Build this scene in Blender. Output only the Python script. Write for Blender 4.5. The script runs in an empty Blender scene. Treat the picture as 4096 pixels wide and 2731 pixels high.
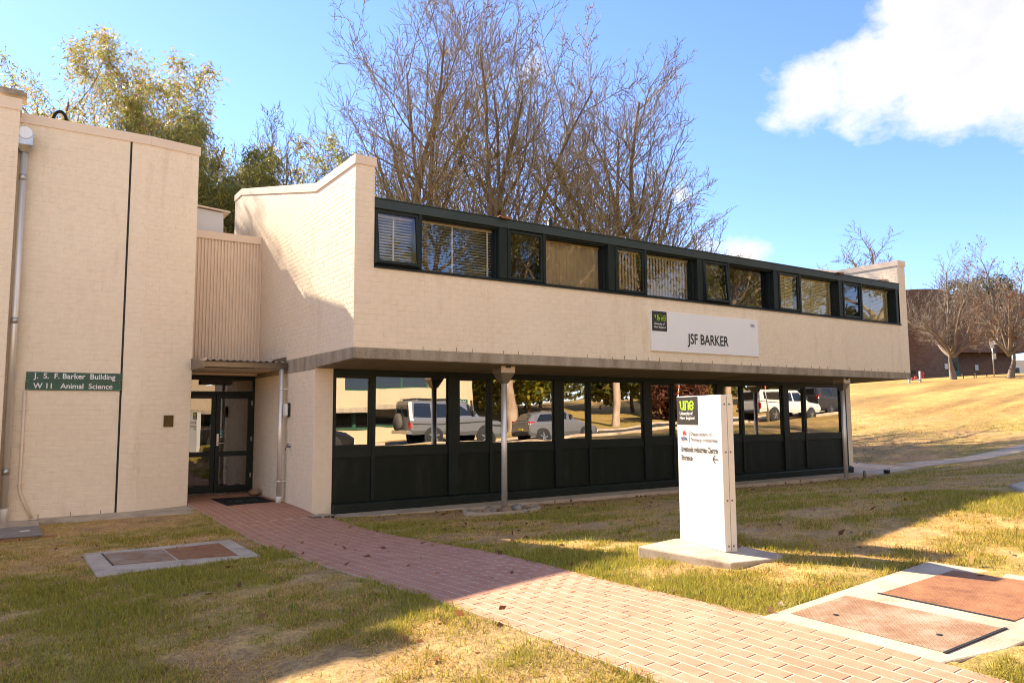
import bpy, math, random
import numpy as np
from mathutils import Matrix, Vector, Euler
random.seed(7)
RS = np.random.RandomState(11)
PI = math.pi
scene = bpy.context.scene
COL = scene.collection

# ------------------------------------------------------------------ camera, sky, sun, exposure
CAM = Vector((-4.321, -12.621, 1.62))
YAW, TILT, ROLL, FPX = math.radians(56.363), math.radians(5.540), math.radians(-0.355), 3007.9
fwd = Vector((math.cos(YAW)*math.cos(TILT), math.sin(YAW)*math.cos(TILT), math.sin(TILT)))
rgt = Vector((math.sin(YAW), -math.cos(YAW), 0))
upv = rgt.cross(fwd)
c_, s_ = math.cos(ROLL), math.sin(ROLL)
rgt, upv = c_*rgt + s_*upv, -s_*rgt + c_*upv
cam_data = bpy.data.cameras.new("camera")
cam = bpy.data.objects.new("camera", cam_data)
COL.objects.link(cam)
m = Matrix((rgt, upv, -fwd)).transposed().to_4x4()
m.translation = CAM
cam.matrix_world = m
cam_data.sensor_fit = 'HORIZONTAL'
cam_data.sensor_width = 36.0
cam_data.lens = 36.0*FPX/4096
cam_data.clip_end = 3000
cam_data.clip_start = 0.05
scene.camera = cam

SUN_TO = Vector((-1.0, 4.5, 0.672*4.5)).normalized()      # towards the sun
sun_az = math.atan2(SUN_TO.x, SUN_TO.y)                    # from +Y towards +X
sun_el = math.asin(SUN_TO.z)
world = bpy.data.worlds.new("World")
scene.world = world
world.use_nodes = True
wt = world.node_tree
for n in list(wt.nodes): wt.nodes.remove(n)
def wn(t, **k):
    n = wt.nodes.new(t)
    for a, b in k.items(): setattr(n, a, b)
    return n
sky = wn('ShaderNodeTexSky')
sky.sky_type = 'NISHITA'
sky.sun_disc = False
sky.sun_elevation = sun_el
sky.sun_rotation = sun_az
sky.altitude = 1000
sky.air_density = 1.0
sky.dust_density = 0.1
sky.ozone_density = 5.0
SKY_STRENGTH = 0.11
SKYK = .085/SKY_STRENGTH
bg = wn('ShaderNodeBackground')
bg.inputs['Strength'].default_value = SKY_STRENGTH
wout = wn('ShaderNodeOutputWorld')
wt.links.new(bg.outputs[0], wout.inputs[0])
# cumulus clouds, those in view and added unseen ones: noise in the direction of view, denser round a few cloud banks
tc = wn('ShaderNodeTexCoord')
def vmath(op, a, b=None):
    n = wn('ShaderNodeVectorMath', operation=op)
    for i, v in enumerate((a, b)):
        if v is None: continue
        if isinstance(v, bpy.types.NodeSocket): wt.links.new(v, n.inputs[i])
        else: n.inputs[i].default_value = v
    return n
def smath(op, a, b=None, c=None, clamp=False):
    n = wn('ShaderNodeMath', operation=op, use_clamp=clamp)
    for i, v in enumerate((a, b, c)):
        if v is None: continue
        if isinstance(v, bpy.types.NodeSocket): wt.links.new(v, n.inputs[i])
        else: n.inputs[i].default_value = v
    return n.outputs[0]
dirn = vmath('NORMALIZE', tc.outputs['Generated']).outputs[0]
def noise(scale, detail, rough, vec):
    n = wn('ShaderNodeTexNoise')
    n.inputs['Scale'].default_value = scale
    n.inputs['Detail'].default_value = detail
    n.inputs['Roughness'].default_value = rough
    wt.links.new(vec, n.inputs['Vector'])
    return n.outputs[0]
warp = vmath('MULTIPLY', dirn, (1.0, 1.0, 1.55)).outputs[0]
n1 = noise(8.5, 12, 0.64, warp)
n2 = noise(2.1, 4, 0.5, warp)
banks = [((.835,.380,.410), .125, .78), ((.82,.41,.41), .08, .62), ((.86,.365,.365), .10, .68), ((.868,.385,.328), .05, .50), ((.80,.455,.385), .095, .62), ((.768,.512,.380), .080, .60),
         ((.757,.622,.196), .050, .56), ((.735,.648,.200), .045, .54), ((.775,.600,.187), .03, .42), ((.53,.735,.425), .05, .45), ((.575,.71,.405), .04, .42), ((.70,.66,.275), .02, .40),
         ((-.2,-.80,.50), .60, .70), ((.75,-.50,.40), .50, .68), ((-.8,-.3,.45), .46, .64), ((.35,-.70,.62), .50, .66), ((.0,-.35,.93), .46, .60)]  # unseen banks behind and overhead, added to fill the shaded facade and ground
acc = None
for c, r, w in banks:
    d = vmath('DISTANCE', dirn, Vector(c).normalized()).outputs['Value']
    q = smath('DIVIDE', d, r)
    q = smath('MULTIPLY', q, q)
    q = smath('MULTIPLY', q, -1.0)
    e = smath('EXPONENT', q)
    e = smath('MULTIPLY', e, w)
    acc = e if acc is None else smath('MAXIMUM', acc, e)
dens = smath('ADD', smath('MULTIPLY', smath('SUBTRACT', n1, 0.5), 1.15), acc)
dens = smath('ADD', dens, smath('MULTIPLY', smath('SUBTRACT', n2, 0.5), 0.55))
mask = smath('DIVIDE', smath('SUBTRACT', dens, 0.34), 0.25, clamp=True)
shade = smath('DIVIDE', smath('SUBTRACT', dens, 0.48), 0.50, clamp=True)
ccol = wn('ShaderNodeMix', data_type='RGBA')
ccol.inputs['A'].default_value = (1.62*SKYK, 1.60*SKYK, 1.60*SKYK, 1)
ccol.inputs['B'].default_value = (.88*SKYK, .92*SKYK, 1.02*SKYK, 1)
wt.links.new(smath('MULTIPLY', shade, noise(4.0, 6, .55, vmath('ADD', warp, (3.1, 0, .4)).outputs[0])), ccol.inputs['Factor'])
mixc = wn('ShaderNodeMix', data_type='RGBA')
wt.links.new(mask, mixc.inputs['Factor'])
gm = wn('ShaderNodeGamma'); gm.inputs['Gamma'].default_value = 1.0; wt.links.new(sky.outputs[0], gm.inputs['Color'])
wt.links.new(vmath('MULTIPLY', gm.outputs[0], (.33, .318, .37)).outputs[0], mixc.inputs['A'])
wt.links.new(ccol.outputs['Result'], mixc.inputs['B'])
wt.links.new(mixc.outputs['Result'], bg.inputs['Color'])

sl = bpy.data.lights.new("sun", 'SUN')
sl.energy = 2.05
sl.angle = math.radians(0.5)
sl.color = (1.0, 0.84, 0.62)
sun = bpy.data.objects.new("sun", sl)
sun.rotation_euler = (-SUN_TO).to_track_quat('-Z', 'Y').to_euler()
sun.location = (0, 0, 40)
COL.objects.link(sun)
vs = scene.view_settings
vs.view_transform = 'Standard'
vs.look = 'None'
vs.gamma = 1.0
vs.use_curve_mapping = False
vs.exposure = 3.1
scene.cycles.filter_width = 1.05
scene.cycles.max_bounces = 10
scene.cycles.diffuse_bounces = 4
scene.cycles.glossy_bounces = 4
scene.cycles.transparent_max_bounces = 24
scene.cycles.caustics_reflective = False
scene.cycles.caustics_refractive = False

# ------------------------------------------------------------------ terrain height
CP = np.array([(-3.22,-7.82,.08),(-2.36,-7.71,.14),(-1.44,-7.57,.22),(-.24,-7.52,.28),(2.04,-8.78,.45),(2.93,-8.7,.5),(3.61,-8.61,.55),(4.63,-8.54,.6),(5.63,-8.49,.63),(1.5,-9.7,.47),
 (-5,-12.6,.08),(0,-14,.2),(6,-13,.4),(-10,-8,-.1),(-10,-14,-.1),(-10,2,-.1),(-4.4,1.9,-.12),(-2.5,1.4,-.06),(-1,1,.03),(-.5,3.5,.04),
 (0.3,-.8,-.07),(4,-.9,-.1),(8,-1.,-.1),(12,-1.1,-.1),(15.5,-1.2,-.09),(-.5,0,.0),(17,1,-.08),(17,5,0),(14,-6,.62),(20,-7,.95),(24,-1.5,.75),(20,-1.5,.3),
 (22,5,.55),(30,6,1.7),(40,10,2.9),(52,16,4.0),(60,30,4.3),(60,-5,4.0),(40,-8,2.4),(30,-8,1.5),(46,-10,2.8),
 (-25,-10,-.4),(-25,12,-.6),(0,12,0),(14,16,.3),(26,18,1.2),(0,-17.5,.0),(6,-17.5,.08),(11.3,-17.6,.2),(16.8,-17.6,.35),(23,-17.8,.7),(29.5,-16,1.05),(37,-16,1.45),(50,-17,2.2),
 (0,-22,-.05),(10,-22,.15),(20,-22,.6),(30,-22,1.15),(40,-25,1.7),(10,-35,.6),(30,-40,2.2),(60,-45,3.5),(-20,-30,-.5),(12,-12,.55)])
def _phi(r2): return .5*r2*np.log(r2+1e-9)
def _fit():
    n = len(CP); d = ((CP[:,None,:2]-CP[None,:,:2])**2).sum(-1)
    K = _phi(d)+np.eye(n)*.5; P = np.c_[np.ones(n), CP[:,:2]]
    A = np.block([[K,P],[P.T,np.zeros((3,3))]])
    return np.linalg.solve(A, np.r_[CP[:,2],0,0,0])
CW = _fit()
def G(x, y):
    x = np.clip(np.asarray(x, float), -30, 62); y = np.clip(np.asarray(y, float), -47, 32)
    d = (x[...,None]-CP[:,0])**2+(y[...,None]-CP[:,1])**2
    return _phi(d)@CW[:-3]+CW[-3]+CW[-2]*x+CW[-1]*y
def g1(x, y): return float(G(np.array(x), np.array(y)))
_pr = np.random.RandomState(5)
def _waves(scale, n):
    a = _pr.rand(n)*2*PI; k = 2*PI/(scale*(.6+.8*_pr.rand(n)))
    return np.cos(a)*k, np.sin(a)*k, _pr.rand(n)*2*PI
WV = [(_waves(4.0, 9), 1.0), (_waves(1.3, 12), .75), (_waves(.45, 14), .55)]
def patch(x, y):
    """-1..1: how green (positive) or dry (negative) the turf is at a place"""
    t = np.zeros_like(np.asarray(x, float))
    for (kx, ky, ph), w in WV:
        t = t + w*np.sin(np.asarray(x)[...,None]*kx + np.asarray(y)[...,None]*ky + ph).sum(-1)/math.sqrt(len(kx)/2)
    return np.tanh(t*.8)

# ------------------------------------------------------------------ materials
MATS = {}
def nt_mat(name):
    m = bpy.data.materials.new(name); m.use_nodes = True
    t = m.node_tree
    b = t.nodes['Principled BSDF']
    MATS[name] = m
    return m, t, b
def N(t, typ, **k):
    n = t.nodes.new(typ)
    for a, v in k.items(): setattr(n, a, v)
    return n
def pos_noise(t, scale, detail=4, rough=.55, stretch=None):
    geo = N(t, 'ShaderNodeNewGeometry')
    v = geo.outputs['Position']
    if stretch:
        mp = N(t, 'ShaderNodeVectorMath', operation='MULTIPLY'); t.links.new(v, mp.inputs[0]); mp.inputs[1].default_value = stretch; v = mp.outputs[0]
    n = N(t, 'ShaderNodeTexNoise'); n.inputs['Scale'].default_value = scale; n.inputs['Detail'].default_value = detail; n.inputs['Roughness'].default_value = rough
    t.links.new(v, n.inputs['Vector'])
    return n.outputs[0]
def ramp(t, fac, stops):
    r = N(t, 'ShaderNodeValToRGB')
    while len(r.color_ramp.elements) < len(stops): r.color_ramp.elements.new(.5)
    for e, (p, c) in zip(r.color_ramp.elements, stops): e.position = p; e.color = (*c, 1) if len(c) == 3 else c
    t.links.new(fac, r.inputs[0])
    return r.outputs[0]
def bump(t, b, h, strength, dist):
    n = N(t, 'ShaderNodeBump'); n.inputs['Strength'].default_value = strength; n.inputs['Distance'].default_value = dist
    t.links.new(h, n.inputs['Height']); t.links.new(n.outputs[0], b.inputs['Normal'])
def simple(name, col, rough=.6, metal=0., spec=.5, scale=None, var=.12, bmp=None, stretch=None):
    m, t, b = nt_mat(name)
    b.inputs['Roughness'].default_value = rough
    b.inputs['Metallic'].default_value = metal
    b.inputs['Specular IOR Level'].default_value = spec
    if scale:
        f = pos_noise(t, scale, 5, .6, stretch)
        c0 = tuple(max(0, c*(1-var)) for c in col); c1 = tuple(min(1, c*(1+var)) for c in col)
        t.links.new(ramp(t, f, [(.3, c0), (.7, c1)]), b.inputs['Base Color'])
    else:
        b.inputs['Base Color'].default_value = (*col, 1)
    if bmp: bump(t, b, pos_noise(t, bmp[0], 4, .6), bmp[1], bmp[2])
    return m
def mixed(name, stops, scale, rough=.8, detail=6, nr=.6, bmp=None, stretch=None, metal=0., spec=.4, fine=None):
    m, t, b = nt_mat(name)
    b.inputs['Roughness'].default_value = rough; b.inputs['Metallic'].default_value = metal; b.inputs['Specular IOR Level'].default_value = spec
    f = pos_noise(t, scale, detail, nr, stretch)
    if fine:
        f2 = pos_noise(t, fine, 3, .6)
        a = N(t, 'ShaderNodeMath', operation='MULTIPLY_ADD'); t.links.new(f2, a.inputs[0]); a.inputs[1].default_value = .5; t.links.new(f, a.inputs[2])
        s = N(t, 'ShaderNodeMath', operation='SUBTRACT'); t.links.new(a.outputs[0], s.inputs[0]); s.inputs[1].default_value = .25; f = s.outputs[0]
    t.links.new(ramp(t, f, stops), b.inputs['Base Color'])
    if bmp: bump(t, b, pos_noise(t, bmp[0], 4, .6), bmp[1], bmp[2])
    return m

def painted_brick():
    m, t, b = nt_mat('cream_paint')
    f = pos_noise(t, .55, 5, .6); f2 = pos_noise(t, 9, 5, .65); f3 = pos_noise(t, 2.2, 6, .7, (1, 1, .18))
    c = ramp(t, f, [(.3, (.845,.70,.52)), (.7, (.89,.755,.57))])
    mx = N(t, 'ShaderNodeMix', data_type='RGBA', blend_type='MULTIPLY')
    t.links.new(c, mx.inputs['A']); t.links.new(ramp(t, f2, [(.25, (.93,.92,.90)), (.6, (1,1,1))]), mx.inputs['B']); mx.inputs['Factor'].default_value = 1
    m2 = N(t, 'ShaderNodeMix', data_type='RGBA', blend_type='MULTIPLY')
    t.links.new(mx.outputs['Result'], m2.inputs['A']); t.links.new(ramp(t, f3, [(.28, (.80,.755,.69)), (.45, (1,1,1))]), m2.inputs['B']); m2.inputs['Factor'].default_value = .6
    t.links.new(m2.outputs['Result'], b.inputs['Base Color'])
    b.inputs['Roughness'].default_value = .62; b.inputs['Specular IOR Level'].default_value = .35
    bump(t, b, pos_noise(t, 55, 4, .65), .35, .006)
    return m
painted_brick()
simple('cream_metal', (.79,.63,.465), .45, 0, .5, 1.2, .05)
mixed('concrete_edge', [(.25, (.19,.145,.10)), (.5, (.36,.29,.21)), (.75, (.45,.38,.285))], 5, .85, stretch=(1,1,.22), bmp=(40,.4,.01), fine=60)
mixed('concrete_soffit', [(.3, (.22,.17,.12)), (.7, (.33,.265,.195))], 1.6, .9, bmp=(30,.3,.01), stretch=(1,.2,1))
mixed('concrete_path', [(.25, (.34,.25,.17)), (.5, (.47,.365,.26)), (.75, (.55,.44,.325))], 2.2, .9, bmp=(60,.4,.006), fine=45)
mixed('concrete_pad', [(.22, (.27,.20,.14)), (.5, (.45,.36,.265)), (.75, (.54,.45,.34))], 3.2, .88, bmp=(70,.5,.006), fine=60)
def green_frame():
    m, t, b = nt_mat('green_frame')
    f = pos_noise(t, 3, 4, .6)
    t.links.new(ramp(t, f, [(.3, (.007,.012,.010)), (.7, (.013,.020,.016))]), b.inputs['Base Color'])
    b.inputs['Roughness'].default_value = .42; b.inputs['Specular IOR Level'].default_value = .28
green_frame()
mixed('green_panel', [(.3, (.006,.010,.006)), (.55, (.010,.014,.009)), (.8, (.032,.032,.020))], 2.6, .5, stretch=(1.6,1.6,.35), nr=.7, spec=.22)
simple('fascia_green', (.024,.038,.035), .42, 0, .5, 2.0, .15)
simple('black', (.012,.012,.012), .6)
simple('black_rubber', (.014,.014,.013), .95, 0, .2, 60, .5)
simple('steel', (.75,.70,.63), .36, .55, .5, 7, .12, stretch=(1,1,.1))
simple('galvanised', (.50,.50,.49), .40, 1.0, .5, 9, .2)
simple('gutter_metal', (.20,.17,.145), .28, .9, .5, 6, .15)
simple('rain_metal', (.50,.43,.35), .34, .9, .5, 6, .12)
simple('white_paint', (.70,.68,.64), .32, 0, .5, 1.5, .02)
simple('sign_white', (.68,.665,.64), .35, 0, .5, 1.2, .02)
simple('board_white', (.86,.85,.83), .4, 0, .4, 1.2, .02)
mixed('bark_hill', [(.3, (.13,.10,.075)), (.7, (.23,.185,.14))], 2, .8)
simple('sign_black', (.028,.026,.024), .4, 0, .5, 30, .2)
simple('ink', (.012,.010,.010), .5)
simple('lime', (.42,.66,.015), .5)
simple('red_ink', (.62,.03,.02), .5)
simple('navy_ink', (.02,.025,.12), .5)
simple('grey_ink', (.10,.10,.11), .5)
simple('sign_green', (.022,.085,.048), .42, 0, .5, 5, .25)
simple('letter_white', (.80,.78,.76), .5)
simple('brass', (.10,.065,.015), .45, .6, .5, 12, .25)
simple('pvc', (.74,.70,.64), .45, 0, .5, 12, .06)
simple('teal_sticker', (.02,.30,.33), .4)
simple('blind_white', (.86,.80,.62), .55)
simple('blind_cream', (.84,.74,.40), .6)
simple('curtain', (.55,.42,.27), .85, 0, .2, 3, .1, stretch=(9,9,.2))
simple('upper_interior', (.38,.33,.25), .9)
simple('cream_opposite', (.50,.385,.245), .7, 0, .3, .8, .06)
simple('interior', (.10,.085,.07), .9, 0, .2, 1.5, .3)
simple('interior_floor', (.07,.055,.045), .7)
simple('orange_brick', (.30,.15,.07), .8, 0, .3, 8, .4)
def glass(name, refl, tint, extra=.0):
    m, t, b = nt_mat(name)
    t.nodes.remove(b)
    out = t.nodes['Material Output']
    lw = N(t, 'ShaderNodeFresnel'); lw.inputs['IOR'].default_value = 1.5
    a = N(t, 'ShaderNodeMath', operation='MULTIPLY_ADD', use_clamp=True)
    t.links.new(lw.outputs[0], a.inputs[0]); a.inputs[1].default_value = 1.0; a.inputs[2].default_value = refl
    gl = N(t, 'ShaderNodeBsdfGlossy'); gl.inputs['Roughness'].default_value = 0.0; gl.inputs['Color'].default_value = (.97,.95,.92,1)
    tr = N(t, 'ShaderNodeBsdfTransparent'); tr.inputs['Color'].default_value = (*tint, 1)
    ms = N(t, 'ShaderNodeMixShader')
    t.links.new(a.outputs[0], ms.inputs[0]); t.links.new(tr.outputs[0], ms.inputs[1]); t.links.new(gl.outputs[0], ms.inputs[2])
    t.links.new(ms.outputs[0], out.inputs['Surface'])
    # a very slight waviness of the float glass
    bp = N(t, 'ShaderNodeBump'); bp.inputs['Strength'].default_value = .09; bp.inputs['Distance'].default_value = .02
    t.links.new(pos_noise(t, 1.3, 1, .4), bp.inputs['Height']); t.links.new(bp.outputs[0], gl.inputs['Normal'])
    return m
glass('window_glass', .42, (.55,.55,.50))
glass('upper_glass', .09, (.95,.95,.92))
glass('door_glass', .16, (.7,.7,.66))
simple('car_glass', (.012,.014,.016), .06, 0, .8)
# paving
def paver_mat():
    m, t, b = nt_mat('paver')
    oi = N(t, 'ShaderNodeAttribute', attribute_name='tone')
    f = pos_noise(t, 5.5, 6, .62); f2 = pos_noise(t, 130, 3, .6)
    c = ramp(t, f, [(.28, (.37,.175,.108)), (.5, (.445,.22,.138)), (.72, (.51,.27,.178))])
    mx = N(t, 'ShaderNodeMix', data_type='RGBA', blend_type='MULTIPLY'); mx.inputs['Factor'].default_value = 1
    t.links.new(c, mx.inputs['A']); t.links.new(ramp(t, f2, [(.25, (.80,.79,.78)), (.7, (1.08,1.07,1.06))]), mx.inputs['B'])
    m2 = N(t, 'ShaderNodeMix', data_type='RGBA', blend_type='MIX')
    t.links.new(mx.outputs['Result'], m2.inputs['A']); m2.inputs['B'].default_value = (.55,.32,.215,1)
    t.links.new(ramp(t, pos_noise(t, 1.1, 6, .7), [(.56, (0,0,0)), (.72, (.55,.55,.55))]), m2.inputs['Factor'])
    t.links.new(m2.outputs['Result'], b.inputs['Base Color'])
    b.inputs['Roughness'].default_value = .8; b.inputs['Specular IOR Level'].default_value = .3
    bump(t, b, f2, .4, .004)
paver_mat()
mixed('mortar', [(.3, (.44,.32,.22)), (.7, (.58,.45,.33))], 3, .9, bmp=(80,.6,.006), fine=40)
def tread_plate(name, stops, scale):
    m, t, b = nt_mat(name)
    f = pos_noise(t, scale, 7, .68)
    t.links.new(ramp(t, f, stops), b.inputs['Base Color'])
    b.inputs['Roughness'].default_value = .72; b.inputs['Metallic'].default_value = .15
    geo = N(t, 'ShaderNodeNewGeometry')
    def bars(ang, per):
        rot = N(t, 'ShaderNodeVectorRotate', rotation_type='Z_AXIS'); rot.inputs['Angle'].default_value = ang; t.links.new(geo.outputs['Position'], rot.inputs['Vector'])
        sc = N(t, 'ShaderNodeVectorMath', operation='MULTIPLY'); sc.inputs[1].default_value = (1/per, 1/(per*.55), 0); t.links.new(rot.outputs[0], sc.inputs[0])
        fr = N(t, 'ShaderNodeVectorMath', operation='FRACTION'); t.links.new(sc.outputs[0], fr.inputs[0])
        sb = N(t, 'ShaderNodeVectorMath', operation='SUBTRACT'); sb.inputs[1].default_value = (.5,.5,0); t.links.new(fr.outputs[0], sb.inputs[0])
        s2 = N(t, 'ShaderNodeVectorMath', operation='MULTIPLY'); s2.inputs[1].default_value = (1.15,2.9,0); t.links.new(sb.outputs[0], s2.inputs[0])
        ln = N(t, 'ShaderNodeVectorMath', operation='LENGTH'); t.links.new(s2.outputs[0], ln.inputs[0])
        mr = N(t, 'ShaderNodeMapRange'); mr.inputs['From Min'].default_value = .38; mr.inputs['From Max'].default_value = .50; mr.inputs['To Min'].default_value = 1; mr.inputs['To Max'].default_value = 0
        t.links.new(ln.outputs['Value'], mr.inputs['Value'])
        return mr.outputs[0]
    mxn = N(t, 'ShaderNodeMath', operation='MAXIMUM'); t.links.new(bars(.78, .036), mxn.inputs[0]); t.links.new(bars(-.78, .036), mxn.inputs[1])
    bump(t, b, mxn.outputs[0], 1.0, .006)
tread_plate('rusty_plate', [(.25, (.17,.062,.024)), (.5, (.31,.13,.052)), (.75, (.40,.20,.085))], 5.5)
tread_plate('worn_plate', [(.25, (.18,.075,.035)), (.45, (.29,.16,.085)), (.62, (.38,.29,.20)), (.8, (.44,.37,.29))], 2.6)
tread_plate('grey_plate', [(.3, (.20,.18,.155)), (.7, (.30,.275,.24))], 4)
# vegetation
def vcol_mat(name, attr='tint', rough=.8, trans=0., spec=.2, nscale=None):
    m, t, b = nt_mat(name)
    a = N(t, 'ShaderNodeAttribute', attribute_name=attr)
    col = a.outputs['Color']
    if nscale:
        mx = N(t, 'ShaderNodeMix', data_type='RGBA', blend_type='MULTIPLY'); mx.inputs['Factor'].default_value = 1
        t.links.new(col, mx.inputs['A']); t.links.new(ramp(t, pos_noise(t, nscale, 6, .7), [(.28, (.42,.38,.33)), (.5, (.95,.93,.9)), (.72, (1.45,1.40,1.25))]), mx.inputs['B']); col = mx.outputs['Result']
    t.links.new(col, b.inputs['Base Color'])
    b.inputs['Roughness'].default_value = rough; b.inputs['Specular IOR Level'].default_value = spec
    if trans:
        out = t.nodes['Material Output']
        tl = N(t, 'ShaderNodeBsdfTranslucent'); t.links.new(col, tl.inputs['Color'])
        ms = N(t, 'ShaderNodeMixShader'); ms.inputs[0].default_value = trans
        t.links.new(b.outputs[0], ms.inputs[1]); t.links.new(tl.outputs[0], ms.inputs[2]); t.links.new(ms.outputs[0], out.inputs['Surface'])
    return m, t, b
m_, t_, b_ = vcol_mat('turf', nscale=26)
bump(t_, b_, pos_noise(t_, 60, 5, .7), .8, .02)
_l = b_.inputs['Base Color'].links[0].from_socket
for _sc, _lo, _hi in ((1.7, .68, 1.28), (6.0, .74, 1.25)):
    _m = N(t_, 'ShaderNodeMix', data_type='RGBA', blend_type='MULTIPLY'); _m.inputs['Factor'].default_value = 1
    t_.links.new(_l, _m.inputs['A']); t_.links.new(ramp(t_, pos_noise(t_, _sc, 6, .7), [(.3, (_lo,)*3), (.7, (_hi,)*3)]), _m.inputs['B']); _l = _m.outputs['Result']
t_.links.new(_l, b_.inputs['Base Color'])
vcol_mat('grass_blades', trans=.35)
vcol_mat('leaves', trans=.5, rough=.45, spec=.4)
mixed('bark_grey', [(.3, (.11,.075,.045)), (.7, (.24,.17,.11))], 6, .9, stretch=(1,1,.3))
mixed('bark_twig', [(.3, (.19,.135,.060)), (.7, (.34,.26,.125))], 2, .8)
mixed('bark_gum', [(.3, (.22,.13,.08)), (.55, (.38,.28,.20)), (.75, (.48,.40,.31))], 2.2, .7, stretch=(1,1,.35))
mixed('bark_euc', [(.3, (.12,.075,.05)), (.7, (.24,.16,.11))], 3, .8, stretch=(1,1,.35))
mixed('asphalt', [(.3, (.040,.038,.036)), (.7, (.060,.057,.053))], 3, .85, bmp=(60,.5,.01), fine=60)
mixed('brown_brick', [(.3, (.125,.072,.050)), (.7, (.21,.125,.088))], 2.5, .85, stretch=(1,1,2.5), fine=9)
mixed('stone', [(.25, (.10,.085,.07)), (.5, (.22,.19,.155)), (.75, (.34,.30,.25))], 5, .75, bmp=(30,.5,.01), fine=25)
mixed('stone_tan', [(.25, (.20,.12,.065)), (.75, (.36,.25,.16))], 6, .8, bmp=(30,.5,.01))

# ------------------------------------------------------------------ mesh helpers
class MB:
    def __init__(s): s.v = []; s.f = []; s.sm = []
    def quad(s, a, b, c, d):
        i = len(s.v); s.v += [tuple(a), tuple(b), tuple(c), tuple(d)]; s.f.append((i,i+1,i+2,i+3)); return s
    def poly(s, pts):
        i = len(s.v); s.v += [tuple(p) for p in pts]; s.f.append(tuple(range(i, i+len(pts)))); return s
    def box(s, x0, x1, y0, y1, z0, z1):
        i = len(s.v)
        s.v += [(x0,y0,z0),(x1,y0,z0),(x1,y1,z0),(x0,y1,z0),(x0,y0,z1),(x1,y0,z1),(x1,y1,z1),(x0,y1,z1)]
        s.f += [(i,i+3,i+2,i+1),(i+4,i+5,i+6,i+7),(i,i+1,i+5,i+4),(i+1,i+2,i+6,i+5),(i+2,i+3,i+7,i+6),(i+3,i,i+4,i+7)]
        return s
    def prism(s, pts, vec):
        """closed prism: polygon pts (3d) swept by vec"""
        n = len(pts); i = len(s.v); vec = Vector(vec)
        s.v += [tuple(p) for p in pts] + [tuple(Vector(p)+vec) for p in pts]
        s.f.append(tuple(range(i+n-1, i-1, -1))); s.f.append(tuple(range(i+n, i+2*n)))
        for k in range(n): s.f.append((i+k, i+(k+1)%n, i+n+(k+1)%n, i+n+k))
        return s
    def tube(s, pts, r, n=12, caps=True):
        pts = [Vector(p) for p in pts]; rs = r if isinstance(r, (list, tuple)) else [r]*len(pts)
        i0 = len(s.v); up = None
        for k, p in enumerate(pts):
            d = (pts[min(k+1, len(pts)-1)]-pts[max(k-1, 0)]).normalized()
            if up is None: up = d.orthogonal().normalized()
            up = (up - d*up.dot(d)).normalized(); w = d.cross(up)
            for j in range(n):
                a = 2*PI*j/n; s.v.append(tuple(p+(up*math.cos(a)+w*math.sin(a))*rs[k]))
        for k in range(len(pts)-1):
            for j in range(n):
                a = i0+k*n; s.f.append((a+j, a+(j+1)%n, a+n+(j+1)%n, a+n+j)); s.sm.append(len(s.f)-1)
        if caps:
            s.f.append(tuple(range(i0+n-1, i0-1, -1))); e = i0+(len(pts)-1)*n; s.f.append(tuple(range(e, e+n)))
        return s
    def lathe(s, prof, org=(0,0,0), axis='Z', n=20):
        """prof: list of (r, h) along the axis"""
        i0 = len(s.v)
        for r, h in prof:
            for j in range(n):
                a = 2*PI*j/n; c, t = math.cos(a)*r, math.sin(a)*r
                p = {'Z': (c,t,h), 'Y': (c,h,t), 'X': (h,c,t)}[axis]
                s.v.append((p[0]+org[0], p[1]+org[1], p[2]+org[2]))
        for k in range(len(prof)-1):
            for j in range(n):
                a = i0+k*n; s.f.append((a+j, a+(j+1)%n, a+n+(j+1)%n, a+n+j)); s.sm.append(len(s.f)-1)
        s.f.append(tuple(range(i0+n-1, i0-1, -1))); e = i0+(len(prof)-1)*n; s.f.append(tuple(range(e, e+n)))
        return s
    def frame(s, x0, x1, z0, z1, y0, y1, w):
        s.box(x0, x1, y0, y1, z0, z0+w); s.box(x0, x1, y0, y1, z1-w, z1)
        s.box(x0, x0+w, y0, y1, z0+w, z1-w); s.box(x1-w, x1, y0, y1, z0+w, z1-w); return s
    def map(s, fn): s.v = [tuple(fn(Vector(p))) for p in s.v]; return s
    def mesh(s, name):
        me = bpy.data.meshes.new(name); me.from_pydata(s.v, [], s.f); me.validate()
        if s.sm:
            for k in s.sm:
                if k < len(me.polygons): me.polygons[k].use_smooth = True
        me.update()
        return me
def link(name, me, mat=None, parent=None, world_coords=True):
    o = bpy.data.objects.new(name, me); COL.objects.link(o)
    if mat and not me.materials: me.materials.append(MATS[mat])
    if parent is not None:
        o.parent = parent
        if world_coords and parent.type == 'EMPTY': o.matrix_parent_inverse = Matrix.Translation(-parent.location)
    return o
def part(name, mb, mat, parent, label=None, wc=True, kind=None, bevel=0):
    o = link(name, mb.mesh(name), mat, parent, wc)
    if label: o['label'] = label
    if kind: o['kind'] = kind
    if bevel:
        b = o.modifiers.new('bevel', 'BEVEL'); b.width = bevel; b.segments = 2; b.limit_method = 'ANGLE'
    return o
def tag(o, label, cat, group=None, kind=None):
    o['label'] = label; o['category'] = cat
    if group: o['group'] = group
    if kind: o['kind'] = kind
    return o
def thing(name, label, cat, loc=(0,0,0), group=None, rot=0):
    o = bpy.data.objects.new(name, None); COL.objects.link(o); o.location = loc; o.rotation_euler = (0,0,rot); o.empty_display_size = .2
    return tag(o, label, cat, group)
def solo(name, mb, mat, label, cat, group=None, kind=None, bevel=0):
    o = part(name, mb, mat, None, bevel=bevel); return tag(o, label, cat, group, kind)
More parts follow.
